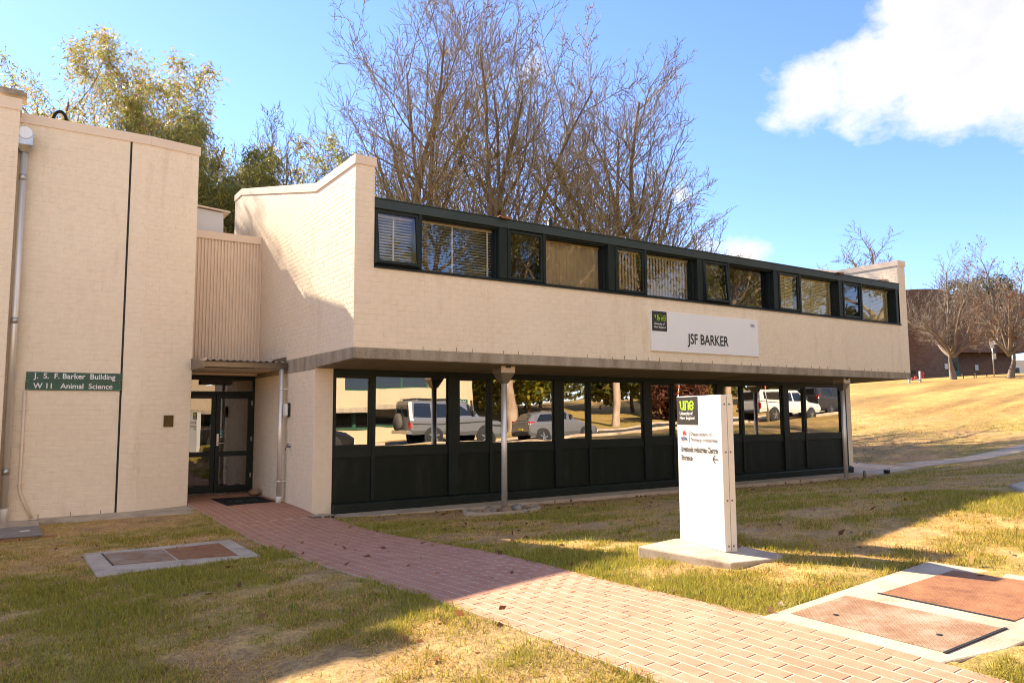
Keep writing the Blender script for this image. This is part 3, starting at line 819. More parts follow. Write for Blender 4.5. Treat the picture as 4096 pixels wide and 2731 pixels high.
lay_bricks(BW, w4, (0,1.90,0), (1,0,0), (0,-1,0), -6.4, -4.421, -.15, 6.70)
m = MB(); m.box(-4.4, -1.77, 2.5, 9, 6.2, 6.3); part('roof', m, 'galvanised', wing)
m = MB(); m.box(-4.42, -2.40, Y0-.02, Y0+.26, ZT-.02, ZT+.145); part('coping', m, 'cream_metal', wing)
m = MB(); m.prism([FA+fn_*.02+Vector((.004,0,ZT-.02)), FB+fn_*.02+Vector((.02,0,ZT-.02)), FB-fn_*.26+Vector((.02,0,ZT-.02)), FA-fn_*.26+Vector((.004,0,ZT-.02))], (0,0,.165)); part('coping', m, 'cream_metal', wing)
m = MB(); m.box(-12, -4.40, 1.88, 2.2, 6.68, 6.875); part('coping', m, 'cream_metal', wing)
# rainwater head and pipe in the corner
hx, hy = -4.335, 2.06
m = MB(); m.tube([(hx,hy,.16),(hx,hy,6.06)], .052, 20); dp = part('downpipe', m, 'steel', wing)
m = MB()
pr_ = [(.115, 6.36), (.115, 6.14), (.055, 6.03)]
for (r0, z0), (r1, z1) in zip(pr_[:-1], pr_[1:]):
    c0 = [(hx-r0,hy-r0,z0),(hx+r0,hy-r0,z0),(hx+r0,hy+r0,z0),(hx-r0,hy+r0,z0)]; c1 = [(hx-r1,hy-r1,z1),(hx+r1,hy-r1,z1),(hx+r1,hy+r1,z1),(hx-r1,hy+r1,z1)]
    for j in range(4): m.quad(c1[j], c1[(j+1)%4], c0[(j+1)%4], c0[j])
part('rain_head', m, 'galvanised', dp)
m = MB(); m.tube([(hx,hy-.135,6.335),(hx,hy+.1,6.335)], .10, 20); part('gutter_end', m, 'steel', dp)
m = MB(); m.tube([(hx,hy,-.06),(hx,hy,.14),(hx,hy,.17)], [.058,.062,.062], 16); part('pipe_boot', m, 'pvc', dp)
for zz in (.75, 3.2, 5.6): m = MB(); m.tube([(hx,hy,zz-.05),(hx,hy,zz+.05)], .0555, 16); part('collar', m, 'galvanised', dp)
m = MB(); m.tube([(-4.135,Y0-.03,2.05),(-4.135,Y0-.03,.50),(-4.13,Y0-.032,.42),(-4.09,Y0-.04,.30),(-3.95,Y0-.06,-.02)], .022, 12); cd = part('conduit', m, 'cream_metal', wing)
m = MB()
for zz in (.55, 1.2, 1.75): m.box(-4.175, -4.095, Y0-.045, Y0, zz-.012, zz+.012)
part('clip', m, 'cream_metal', cd)
m = MB()
for xx in (-3.86, -3.4, -2.95): m.box(xx, xx+.008, Y0-.0075, Y0+.01, -.045, .035)
part('weep_hole', m, 'black', wing, kind='stuff')
# things on the wing's roof
m = MB(); pts = [(-3.82+.105*math.cos(a), 3.0, 6.98+.20*math.sin(a)) for a in np.linspace(-.35, PI+.35, 16)]
m.tube([(pts[0][0],3.0,6.25)]+pts+[(pts[-1][0],3.0,6.25)], .028, 10); part('cable_loop', m, 'black_rubber', wing)
m = MB(); m.tube([(-4.56,2.3,6.7),(-4.56,2.3,7.02)], .085, 16); vp_ = part('vent_cowl', m, 'white_paint', wing)
m = MB(); m.prism([(-4.80,2.05,7.0),(-4.34,2.05,7.0),(-4.34,2.5,7.0),(-4.80,2.5,7.0)], (0,0,.05)); m.prism([(-4.76,2.09,7.05),(-4.38,2.09,7.05),(-4.38,2.46,7.05),(-4.76,2.46,7.05)], (0,0,.05)); part('vent_cap', m, 'concrete_edge', vp_)
build_bricks(BW, wing, 'cream_paint')
# white plant box behind the link
m = MB(); m.prism([(-1.5,4.2,5.28),(-.64,4.2,5.28),(-.66,4.2,6.02),(-1.5,4.2,6.08)], (0,1.0,0))
tk = part('plant_box', m, 'white_paint', bld, 'white painted box on the link roof')
m = MB(); m.prism([(-1.52,4.12,6.10),(-.53,4.12,6.03),(-.53,5.28,6.03),(-1.52,5.28,6.10)], (0,0,.03)); part('box_lid', m, 'cream_metal', tk)

# ------------------------------------------------------------------ ground, paths, road
def axis(fine0, fine1, step, lo, hi):
    a = list(np.arange(fine0, fine1, step)); s = step
    x = fine1
    while x < hi: a.append(x); s *= 1.16; x += s
    a.append(hi); x = fine0; s = step
    while x > lo: s *= 1.16; x -= s; a.insert(0, max(x, lo))
    return np.array(sorted(set(a)))
PXL = -1.53
def path_right(y):
    return np.where(np.asarray(y) > -.45, -.005, np.interp(-np.asarray(y), [.45, 1.2, 6, 8, 11, 40], [.16, .14, -.08, -.33, -.33, -.33]))
gx, gy = axis(-6.5, 18, .16, -420, 420), axis(-13, 4.2, .16, -420, 420)
XX, YY = np.meshgrid(gx, gy)
ZZ = G(XX, YY)
inpath = (XX > PXL+.12) & (XX < path_right(YY)-.12) & (YY > -20) & (YY < 3.9)
near = (np.abs(XX-5) < 18) & (YY < 4) & (YY > -14)
ZZ = ZZ + np.where(near & ~inpath, .010*patch(XX*3.1+7, YY*3.1), 0)
ZZ = ZZ - np.where(inpath, .05, 0)
inb = ((XX > -.2) & (XX < 15.9) & (YY > -.5) & (YY < 6.3)) | ((XX < -1.3) & (YY > 1.9) & (YY < 9.3) & (XX > -12.2)) | ((XX > -2.7) & (XX < .3) & (YY > 3.2) & (YY < 9))
ZZ = np.where(inb, np.minimum(ZZ, -.02)-.25, ZZ)
inpit = (XX > -.25) & (XX < 1.4) & (YY > -10.45) & (YY < -9.6)
ZZ = ZZ - np.where(inpit, .08, 0)
ny, nx = XX.shape
vid = np.arange(nx*ny).reshape(ny, nx)
F = np.stack([vid[:-1,:-1], vid[:-1,1:], vid[1:,1:], vid[1:,:-1]], -1).reshape(-1, 4)
DRY, GRN, SOIL_SHADE = np.array((.53,.335,.125)), np.array((.27,.23,.048)), np.array((.35,.225,.14))
GOLD = np.array((.43,.27,.085))
def turf_colour(x, y):
    p = patch(x, y)
    # greener along the path, the slabs and the shady wing; bare by the walls; golden on the hill
    green = .34+.42*p
    d = np.minimum(np.abs(x-PXL), np.abs(x-path_right(y)))
    green = green + .35*np.exp(-(d/.35)**2)*(y < 1) + .28*np.exp(-(((x+4)/2.6)**2+((y+4.6)/1.1)**2)) + .3*np.exp(-(((x-.2)/1.4)**2+((y+8.3)/1.4)**2)) - .45*np.exp(-(((x+4.6)/1.3)**2+((y+.7)/.9)**2))
    green = green - .30*np.exp(-((y+1.15)/.45)**2)*(x > .6)*(x < 15) - .25*np.exp(-(((x+2.6)/1.6)**2+((y+6.6)/.8)**2))
    green = green + .42*np.exp(-(((x+2.3)/1.0)**2+((y+8.9)/1.3)**2))
    hill = np.clip((G(x, y)-.9)/.9, 0, 1)*(y > -12)
    far = np.clip((np.hypot(x, y)-40)/30, 0, 1)
    green = np.clip(green, 0, 1)*(1-.80*np.maximum(hill, far))
    soil = np.clip((-p-.45)*1.3, 0, 1)*(1-hill)
    soil = np.maximum(soil, np.clip(1.1-np.abs(y+.95)/.28, 0, .9)*((x > .6) & (x < 15.5)))
    soil = np.maximum(soil, .95*np.exp(-(((x-20)/4.5)**2+((y-3.2)/2.6)**2))*(.6+.4*p))  # lower hill bank: tree shade painted in, together with bare soil and litter
    c = DRY*(1-green)[...,None] + GRN*green[...,None]
    hv = (.80+.45*patch(x*.45+9, y*.45+3))[...,None]
    c = c*(1-.8*hill)[...,None] + (GOLD*hv*(1-.35*green[...,None]))*(.8*hill)[...,None]
    c = c*(1-soil*.7)[...,None] + SOIL_SHADE*(soil*.7)[...,None]
    return c, green, soil
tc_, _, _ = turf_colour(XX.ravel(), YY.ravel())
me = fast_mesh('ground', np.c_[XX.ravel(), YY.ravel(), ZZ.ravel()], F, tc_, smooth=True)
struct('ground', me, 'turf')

def drape(name, polyxy, mat, off, step=.35, thick=.12):
    """a sheet following the ground inside a convex or strip-like quad list, with a skirt"""
    mb = MB()
    for q in polyxy:
        a, b, c, d = [Vector((*p, 0)) for p in q]
        nu = max(1, int(max((b-a).length, (c-d).length)/step)); nv = max(1, int(max((d-a).length, (c-b).length)/step))
        gr = [[None]*(nu+1) for _ in range(nv+1)]
        for j in range(nv+1):
            for i in range(nu+1):
                u, v = i/nu, j/nv; p = (a*(1-u)+b*u)*(1-v)+(d*(1-u)+c*u)*v
                gr[j][i] = (p.x, p.y, g1(p.x, p.y)+off)
        for j in range(nv):
            for i in range(nu): mb.quad(gr[j][i], gr[j][i+1], gr[j+1][i+1], gr[j+1][i])
        dn = lambda p: (p[0], p[1], p[2]-thick)
        for i in range(nu): mb.quad(gr[0][i+1], gr[0][i], dn(gr[0][i]), dn(gr[0][i+1])); mb.quad(gr[nv][i], gr[nv][i+1], dn(gr[nv][i+1]), dn(gr[nv][i]))
        for j in range(nv): mb.quad(gr[j][0], gr[j+1][0], dn(gr[j+1][0]), dn(gr[j][0])); mb.quad(gr[j+1][nu], gr[j][nu], dn(gr[j][nu]), dn(gr[j+1][nu]))
    return struct(name, mb, mat)
# paved path: mortar bed with single pavers
def bed_z(x, y): return max(g1(x, y)+.012, -.02 if y > -.5 else -9) if y < 1 else .03*min(1, (y-1)/1.5)+(1-min(1, (y-1)/1.5))*max(g1(x,1)+.012, -.02)
ys = np.arange(3.78, -14.6, -.20)
NR = 13
mb = MB()
for a, b in zip(ys[:-1], ys[1:]):
    ra, rb = float(path_right(a)), float(path_right(b))
    if ra != rb and a > -.5 > b: rb = ra
    for j in range(NR):
        la, lb_ = PXL+(ra-PXL)*j/NR, PXL+(rb-PXL)*j/NR; ha, hb = PXL+(ra-PXL)*(j+1)/NR, PXL+(rb-PXL)*(j+1)/NR
        mb.quad((la,a,bed_z(la,a)), (lb_,b,bed_z(lb_,b)), (hb,b,bed_z(hb,b)), (ha,a,bed_z(ha,a)))
    for (p, q) in (((PXL,a),(PXL,b)), ((ra,a),(rb,b))):
        z0, z1 = bed_z(*p), bed_z(*q); mb.quad((*p,z0), (*q,z1), (*q,z1-.12), (*p,z0-.12))
path = struct('paved_path', mb, 'mortar')
pv = []
for j in range(NR):
    y = 3.76-(.10 if j % 2 else 0)
    while y > -14.4:
        yc = y-.10; pr = float(path_right(yc))
        wd = (pr-PXL)/NR; xc = PXL+wd*(j+.5)
        pv.append((xc, yc, wd-.014, .188)); y -= .20
P_ = [(x, y, bed_z(x, y)) for x, y, _, _ in pv]
sc = np.array([screen_area(p, (0,0,1), .02) for p in P_]); keep = set(np.argsort(-sc)[:300].tolist())
um = MB(); e = .003
um.v = [(-.5,-.5,0),(.5,-.5,0),(.5,.5,0),(-.5,.5,0),(-.5+e*8,-.5+e*4,1),(.5-e*8,-.5+e*4,1),(.5-e*8,.5-e*4,1),(-.5+e*8,.5-e*4,1)]
um.f = [(4,5,6,7),(0,1,5,4),(1,2,6,5),(2,3,7,6),(3,0,4,7)]
ume = um.mesh('paver'); ume.materials.append(MATS['paver'])
V, F2 = [], []
for i, ((x, y, wx, ly), p) in enumerate(zip(pv, P_)):
    h = .0022+RS.rand()*.0012
    sy = (bed_z(x, y+.08)-bed_z(x, y-.08))/.16; sx = (bed_z(x+.04, y)-bed_z(x-.04, y))/.08
    R = Matrix(((1,0,0,0),(0,1,0,0),(sx,sy,1,0),(0,0,0,1)))
    Mx = Matrix.Translation(p) @ R @ Matrix.Diagonal((wx, ly, h, 1))
    if i in keep:
        nrm = Vector((-sx, -sy, 1)).normalized()
        o = bpy.data.objects.new('paver', ume); COL.objects.link(o); o.parent = path
        o.matrix_basis = Matrix.Translation(p) @ Vector((0,0,1)).rotation_difference(nrm).to_matrix().to_4x4() @ Matrix.Diagonal((wx, ly, h, 1))
    else:
        k = len(V); V += [tuple(Mx @ Vector(q)) for q in um.v]; F2 += [tuple(k+j for j in f) for f in um.f]
o = link('paving', fast_mesh('paving', np.array(V), np.array(F2)), 'paver', path); o['kind'] = 'stuff'
# concrete strips round the buildings and the footpath up the hill
m = MB()
m.prism([(.36, -.02, -.05), (.36, -.56, -.055), (8, -.60, -.058), (15.7, -.66, -.06), (15.7, -.02, -.055)], (0, 0, -.3))
struct('concrete_apron', m, 'concrete_path')
m = MB(); m.prism([(-3.85,2.23,-.03), (-3.86,1.93,-.045), (-2.5,1.60,-.035), (-1.545,1.06,.0), (-1.545,2.36,.0), (-2.4,2.23,-.02)], (0,0,-.25))
m.prism([(-6.5,2.0,-.045), (-6.5,1.62,-.06), (-3.855,1.60,-.06), (-3.855,2.22,-.045)], (0,0,-.25))
struct('concrete_plinth', m, 'concrete_pad')
drape('footpath', [((15.72,-.62),(17.7,-.98),(18.2,1.55),(15.72,2.6)), ((17.7,-.98),(18.9,-2.05),(19.6,-1.05),(18.2,.25)), ((18.9,-2.05),(21.4,-2.55),(21.6,-1.5),(19.6,-1.05)), ((21.4,-2.55),(30,-3.2),(30,-2.1),(21.6,-1.5))], 'concrete_path', .02, .3)
drape('road', [((-40,-20.8),(10,-20.9),(10,-15.4),(-40,-15.2)), ((10,-20.9),(24,-19.6),(24,-14.0),(10,-15.4)), ((24,-19.6),(60,-17.6),(60,-11.8),(24,-14.0))], 'asphalt', .03, .9, .2)
drape('kerb', [((-40,-15.2),(10,-15.4),(10,-15.22),(-40,-15.02)), ((10,-15.4),(24,-14.0),(24,-13.82),(10,-15.22)), ((24,-14.0),(60,-11.8),(60,-11.62),(24,-13.82)), ((-40,-21),(10,-21.1),(10,-20.9),(-40,-20.8)), ((10,-21.1),(24,-19.8),(24,-19.6),(10,-20.9)), ((24,-19.8),(60,-17.8),(60,-17.6),(24,-19.6))], 'concrete_path', .14, 1.0, .25)

# ------------------------------------------------------------------ covers and slabs set in the lawn
def tilt_plane(x0, y0, x1, y1, off):
    zs = [g1(x, y) for x, y in ((x0,y0),(x1,y0),(x1,y1),(x0,y1))]
    return lambda x, y: np.mean(zs)+off+(x-(x0+x1)/2)*((zs[1]+zs[2]-zs[0]-zs[3])/2/(x1-x0))+(y-(y0+y1)/2)*((zs[2]+zs[3]-zs[0]-zs[1])/2/(y1-y0))
def slab(name, pts, zf, th, mat, parent, bevel=.012):
    m = MB(); m.prism([(x, y, zf(x, y)) for x, y in pts], (0,0,-th)); return part(name, m, mat, parent, bevel=bevel)
pit = thing('service_pit', 'low concrete surround beside the paved path holding two rusty tread plate lids', 'pit cover', (.5,-10,.4))
zf = tilt_plane(-.38, -10.65, 1.62, -9.46, .016)
slab('surround', [(-.38,-9.455),(-.36,-10.53),(.10,-10.66),(1.66,-10.74),(1.62,-9.455)], zf, .25, 'concrete_pad', pit)
zp = lambda x, y: zf(x, y)+.004
o = slab('lid', [(-.19,-9.545),(-.19,-10.47),(.40,-10.50),(.385,-9.555)], zp, .01, 'worn_plate', pit, 0); o['label'] = 'pale worn tread plate lid with two finger holes'
o = slab('lid', [(.58,-9.68),(.58,-10.49),(1.52,-10.54),(1.46,-9.72)], zp, .01, 'rusty_plate', pit, 0); o['label'] = 'brown rusted tread plate lid'
m = MB()
for x, y in ((-.03,-9.75),(.05,-10.33)): m.prism([(x+.018*math.cos(a), y+.018*math.sin(a), zp(x,y)+.0015) for a in np.linspace(0,2*PI,9)[:-1]], (0,0,.001))
part('finger_hole', m, 'black', pit)
m = MB(); m.prism([(-.20,-10.475,zp(-.2,-10.47)+.003),(.415,-10.505,zp(.4,-10.5)+.003),(.415,-10.522,zp(.4,-10.5)+.003),(-.20,-10.492,zp(-.2,-10.47)+.003)], (0,0,-.006)); m.prism([(.562,-9.665,zp(.56,-9.67)-.001),(.562,-10.49,zp(.56,-10.5)-.001),(.578,-10.49,zp(.57,-10.5)-.001),(.578,-9.665,zp(.57,-9.67)-.001)], (0,0,.003)); part('lid_gap', m, 'black', pit)

pad = thing('access_slab', 'thin concrete slab with two flush metal lids in the shaded lawn', 'pit cover', (-2.65,-2.85,0))
zb = lambda x, y: -.005+(x+2.65)*.012
slab('surround', [(-3.50,-2.02),(-3.49,-3.60),(-1.80,-3.52),(-1.82,-2.14)], zb, .2, 'concrete_pad', pad, .015)
zb2 = lambda x, y: zb(x, y)+.003
o = slab('lid', [(-3.31,-2.20),(-3.28,-3.08),(-2.66,-3.20),(-2.68,-2.34)], zb2, .01, 'worn_plate', pad, 0); o['label'] = 'pale worn metal lid'
o = slab('lid', [(-2.655,-2.34),(-2.635,-3.20),(-2.02,-3.36),(-2.01,-2.34)], zb2, .01, 'rusty_plate', pad, 0); o['label'] = 'brown rusted metal lid'
m = MB(); m.prism([(-3.33,-2.19,zb2(-3.3,0)-.001),(-3.30,-3.09,zb2(-3.3,0)-.001),(-3.28,-3.09,zb2(-3.3,0)-.001),(-3.31,-2.19,zb2(-3.3,0)-.001)], (0,0,.003)); part('lid_gap', m, 'black', pad)

gcov = thing('drain_cover', 'flat grey tread plate cover on bricks by the steel downpipe', 'pit cover', (-4.2,.7,-.1))
m = MB(); m.prism([(-4.75,1.50,-.062),(-4.75,.34,-.062),(-3.84,.34,-.062),(-3.86,1.46,-.062)], (0,0,-.012)); part('plate', m, 'grey_plate', gcov)
bm_ = MB(); bm_.box(-.11,.11,-.05,.05,0,.075); bme = bm_.mesh('brick'); bme.materials.append(MATS['orange_brick'])
for k in range(5):
    o = bpy.data.objects.new('brick', bme); COL.objects.link(o); o.parent = gcov; o.matrix_parent_inverse = Matrix.Translation(-gcov.location); o.location = (-4.70+.23*k, .38, -.155)
m = MB(); m.prism([(-4.13,.95,-.060),(-4.10,.85,-.060),(-3.99,.86,-.060),(-4.0,.95,-.060)], (0,0,.004)); solo('paper_scrap', m, 'pvc', 'small pale scrap of paper lying on the grey tread plate cover', 'paper')

# kerb stone at the far right of the lawn
m = MB(); z = g1(6.6,-8.0); m.prism([(6.02,-8.36,z+.05),(7.2,-8.6,z+.09),(7.6,-7.85,z+.09),(6.75,-7.84,z+.05)], (0,0,-.3)); solo('concrete_block', m, 'concrete_pad', 'low pale concrete block sunk in the lawn at the shadow edge', 'concrete block', bevel=.03)

# ------------------------------------------------------------------ pylon sign
pa, pb = Vector((1.05,-7.42,0)), Vector((.90,-8.095,0))
pu = (pb-pa).normalized(); pn = Vector((pu.y, -pu.x, 0))       # pn faces the path
if pn.x > 0: pn = -pn
ZP = .42
base = MB(); zz = lambda x, y: ZP-.002
base.prism([(x, y, ZP-.002) for x, y in ((.52,-7.40),(.60,-8.42),(1.10,-8.52),(1.24,-8.42),(1.36,-7.42),(1.1,-7.30))], (0,0,-.22))
solo('sign_plinth', base, 'concrete_pad', 'pale concrete slab under the white pylon sign', 'plinth', bevel=.015)
pyl = thing('pylon_sign', 'tall white pylon sign with a lime logo and an arrow on a concrete slab', 'sign', (1.0,-7.75,ZP))
LW, DP = (pb-pa).length, .125
def pyp(u, v, d=0): return pa+pu*u-pn*0+pn*d+Vector((0,0,v))
m = MB(); m.prism([pyp(0,ZP), pyp(LW,ZP), pyp(LW,1.782), pyp(0,1.782)], -pn*DP); part('casing', m, 'sign_white', pyl, bevel=.004)
def side(v, dd, r=.008):                        # screws on the narrow side
    c = pyp(LW+.001, v)-pn*dd; t = MB()
    t.prism([c+pn*(r*math.cos(a))+Vector((0,0,r*math.sin(a))) for a in np.linspace(0,2*PI,9)[:-1]], pu*.004); return t
for v in (.47, .86, 1.28, 1.70):
    for dd in (.035, .085): part('screw', side(v, dd), 'grey_ink', pyl)
m = MB(); m.prism([pyp(LW+.0005,ZP+.01)-pn*.060, pyp(LW+.0005,1.77)-pn*.060, pyp(LW+.0005,1.77)-pn*.063, pyp(LW+.0005,ZP+.01)-pn*.063], pu*.001); part('seam', m, 'grey_ink', pyl)
m = MB(); m.prism([pyp(.005,1.515,.001), pyp(.342,1.515,.001), pyp(.342,1.776,.001), pyp(.005,1.776,.001)], pn*.002); part('logo_panel', m, 'sign_black', pyl)
def une_logo(parent, place, u, v, s, mat):
    """the letters u n e in a bracket-serifed round hand; s = x-height"""
    m = MB(); w = .26*s
    def stroke(pts, ww=w):
        for (a, b) in zip(pts[:-1], pts[1:]):
            a, b = Vector(a), Vector(b); t = (b-a).normalized(); nn_ = Vector((-t.y, t.x))*ww/2; a2, b2 = a-t*ww*.12, b+t*ww*.12
            m.quad(place(*(a2+nn_), .004), place(*(a2-nn_), .004), place(*(b2-nn_), .004), place(*(b2+nn_), .004))
    arc = lambda cx, cy, rx, ry, a0, a1, n=12: [(u+s*(cx+rx*math.cos(math.radians(a))), v+s*(cy+ry*math.sin(math.radians(a)))) for a in np.linspace(a0, a1, n)]
    q = lambda x, y: (u+s*x, v+s*y)
    stroke([q(-.12,.90), q(.16,.90)], w*.75); stroke([q(.10,.9), q(.10,.35)]); stroke(arc(.42,.40,.32,.32,180,270)); stroke([q(.42,.08), q(.62,.10)], w*.9); stroke([q(.70,1.0), q(.70,.0)])
    stroke([q(.70,.04), q(.86,.04)], w*.75); stroke([q(.92,.04), q(1.18,.04)], w*.7); stroke([q(1.06,0), q(1.06,1.0)]); stroke([q(.92,.94), q(1.08,.94)], w*.7); stroke(arc(1.36,.60,.31,.32,170,0)); stroke([q(1.67,.62), q(1.67,0)]); stroke([q(1.56,.04), q(1.84,.04)], w*.7)
    stroke(arc(2.28,.48,.36,.44,8,335,22), w*.95); stroke([q(1.94,.46), q(2.62,.50)], w*.7)
    return part('logo', m, mat, parent)
pl = lambda u, v, d: pyp(u, v, d)
une_logo(pyl, pl, .062, 1.655, .082, 'lime')
def ptext(body, u0, u1, v0, v1, mat, bold=0., nm='lettering'): return text(nm, body, mat, pyl, u1-u0, v1-v0, lambda x, y, e: pyp(u0+x, v0+y, .0025+e), bold)
ptext('University of', .055, .265, 1.595, 1.638, 'letter_white', .012); ptext('New England', .055, .292, 1.557, 1.592, 'letter_white', .012)
def lotus(parent, place, u, v, s, mat):
    m = MB()
    for a, L in ((-78,.55),(-52,.72),(-26,.9),(0,1.0),(26,.9),(52,.72),(78,.55)):
        ca, sa = math.sin(math.radians(a)), math.cos(math.radians(a)); px, py = sa, -ca
        o_ = Vector((u, v)); pts = [(0,0),(.18,.10),(.62,.13),(1.0,0),(.62,-.13),(.18,-.10)]
        m.poly([place(u+s*L*(ca*t+px*q_), v+s*L*(sa*t*.95+py*q_), .004+.0002*(a/26)) for t, q_ in [(max(t,.25),q_) for t, q_ in pts]])
    return part('emblem', m, mat, parent)
lotus(pyl, pl, .118, 1.415, .062, 'red_ink')
ptext('NSW', .066, .170, 1.363, 1.402, 'navy_ink', .03); ptext('GOVERNMENT', .064, .172, 1.347, 1.357, 'grey_ink')
m = MB(); m.prism([pyp(.193,1.35,.001), pyp(.196,1.35,.001), pyp(.196,1.475,.001), pyp(.193,1.475,.001)], pn*.002); part('divider', m, 'grey_ink', pyl)
ptext('Department of', .222, .550, 1.405, 1.448, 'grey_ink', .02); ptext('Primary Industries', .222, .628, 1.352, 1.395, 'grey_ink', .02)
ptext('Livestock Industries Centre', .062, .628, 1.262, 1.315, 'ink', .026); ptext('Entrance', .064, .240, 1.182, 1.232, 'ink', .026)
m = MB()
def bar(a, b, ww):
    a, b = Vector(a), Vector(b); t = (b-a).normalized(); q_ = Vector((-t.y, t.x))*ww/2
    m.quad(pyp(*(a+q_), .003), pyp(*(a-q_), .003), pyp(*(b-q_), .0031), pyp(*(b+q_), .0031))
bar((.552,1.212), (.628,1.212), .009); bar((.550,1.212), (.588,1.250), .009); bar((.550,1.212), (.588,1.174), .009)
part('arrow', m, 'ink', pyl)
m = MB(); m.lathe([(.001,0),(.016,.008),(.018,.02),(.012,.032),(.002,.036)], (1.20,-7.99,ZP-.002), n=10); solo('pebble', m, 'stone_tan', 'small brown pebble on the slab behind the white pylon sign', 'pebble')

# ------------------------------------------------------------------ signs on the walls
sg = thing('wall_sign', 'wide white name sign with tall black capitals on the cream upper facade', 'sign', (7.85,-1.78,3.26))
ys_ = -1.79
m = MB(); m.box(6.215, 9.475, ys_, -1.752, 2.862, 3.672); part('panel', m, 'board_white', sg, bevel=.003)
wp_ = lambda u, v, e=0: Vector((u, ys_-.002-e, v))
m = MB(); m.box(6.235, 6.645, ys_-.003, ys_-.0005, 3.262, 3.662); part('logo_panel', m, 'sign_black', sg)
une_logo(sg, wp_, 6.315, 3.475, .112, 'lime')
def wtext(body, u0, u1, v0, v1, mat, bold=0.): return text('lettering', body, mat, sg, u1-u0, v1-v0, lambda x, y, e: wp_(u0+x, v0+y, .002+e), bold)
wtext('University of', 6.29, 6.575, 3.372, 3.436, 'letter_white', .014); wtext('New England', 6.29, 6.60, 3.312, 3.362, 'letter_white', .014)
wtext('JSF BARKER', 7.225, 8.475, 2.975, 3.260, 'ink', .016); wtext('W011', 9.215, 9.365, 3.500, 3.578, 'grey_ink', .004)
m = MB()
for z in (2.93, 3.27, 3.61): m.box(6.2145, 6.216, ys_+.01, ys_+.02, z-.006, z+.006)
part('rivet', m, 'grey_ink', sg)
gs = thing('name_board', 'dark green board with white serif lettering on two strips on the brick wing', 'sign', (-3.42,2.17,2.22))
m = MB(); m.box(-4.13, -2.712, 2.172, 2.193, 2.226, 2.375); part('board', m, 'sign_green', gs, bevel=.002)
m = MB(); m.box(-4.135, -2.715, 2.172, 2.193, 2.075, 2.222); part('board', m, 'sign_green', gs, bevel=.002)
def serif(body, u0, u1, v0, v1):
    # transitional serif look: the letters with slab feet and heads on their stems
    return text('lettering', body, 'letter_white', gs, u1-u0, v1-v0, lambda x, y, e: Vector((u0+x, 2.170-e, v0+y)), .015)
serif('J.  S.  F. Barker  Building', -4.025, -2.815, 2.238, 2.358); serif('W 11   Animal  Science', -4.025, -2.855, 2.100, 2.192)
m = MB()
for x in (-4.10,-3.42,-2.75):
    for z in (2.36,2.24,2.205,2.09): m.lathe([(.005,-.002),(.005,0)], (x,2.172,z), 'Y', 6)
part('screw', m, 'galvanised', gs)
fn2 = fn_
def facet(s, d, z): return FA+fu*s+fn2*d+Vector((0,0,z))
m = MB(); m.prism([facet(.405,.006,1.435), facet(.575,.006,1.435), facet(.575,.006,1.645), facet(.405,.006,1.645)], fn2*.012); solo('plaque', m, 'brass', 'small square brass plaque on the splayed cream wall by the entrance', 'plaque', bevel=.002)
lf = thing('wall_light', 'oval bulkhead wall light above the intercom on the shaded entrance wall', 'wall light', (-.05,1.36,1.72))
m = MB(); m.box(-.035, -.008, 1.27, 1.46, 1.60, 1.86); part('back_plate', m, 'black', lf, bevel=.01)
m = MB(); m.box(-.10, -.035, 1.285, 1.445, 1.612, 1.848); part('lens', m, 'pvc', lf, bevel=.03)
tp = thing('wall_tap', 'small garden tap on a white plate below the wall light', 'tap', (-.03,1.21,1.04))
m = MB(); m.box(-.012,-.006,1.16,1.25,.98,1.12); part('plate', m, 'pvc', tp)
m = MB(); m.tube([(-.01,1.21,1.06),(-.09,1.21,1.06),(-.10,1.21,1.04),(-.10,1.21,1.0)], .013, 8); m.tube([(-.06,1.21,1.06),(-.06,1.21,1.10)], .008, 6); m.lathe([(.026,1.10),(.026,1.112)], (-.06,1.21,0), 'Z', 10); part('spout', m, 'gutter_metal', tp)
m = MB(); m.box(-.725,-.635, 3.772, 3.774, 1.18, 1.335); st = solo('door_sticker', m, 'teal_sticker', 'teal heart sticker on the glass of the entrance door', 'sticker')
def dpt(u, v, e=0): return Vector((-.725+u, 3.770-e, 1.18+v))
m = MB(); hp = [(16*math.sin(t)**3, 13*math.cos(t)-5*math.cos(2*t)-2*math.cos(3*t)-math.cos(4*t)) for t in np.linspace(0,2*PI,25)[:-1]]
m.poly([dpt(.045+x*.0016, .085+y*.0016) for x, y in hp]); m.quad(dpt(.012,.012),dpt(.078,.012),dpt(.078,.024),dpt(.012,.024)); part('heart', m, 'letter_white', st)
text('lettering', 'AED', 'letter_white', st, .044, .018, lambda x, y, e: dpt(.023+x, .126+y, e))
mt = thing('door_mat', 'black rubber mat with faint green letters before the entrance doors', 'mat', (-.55,2.15,.04))
m = MB(); m.prism([(-1.02,2.78,.040),(-1.03,1.50,.035),(-.14,1.66,.035),(-.16,2.76,.040)], (0,0,.010)); part('rubber', m, 'black_rubber', mt)
MATS['mat_green'] = simple('mat_green', (.02,.12,.06), .9)
une_logo(mt, lambda u, v, d: Vector((-.86+u, 1.94+v, .0505)), 0, 0, .19, 'mat_green')
m = MB(); m.lathe([(.01,0),(.11,.02),(.13,.06),(.10,.11),(.04,.135),(.005,.14)], (-.14,3.08,.03), n=14); m.map(lambda p: Vector((-.14+(p.x+.14)*.85, 3.08+(p.y-3.08)*1.5, p.z))); solo('door_stone', m, 'stone_tan', 'rounded tan stone in the corner behind the door mat', 'stone')
gt = thing('floor_grate', 'small steel drain grate in the pavers at the foot of the brick pier', 'grate', (0,-.42,0))
zg = bed_z(0,-.42)+.008
m = MB()
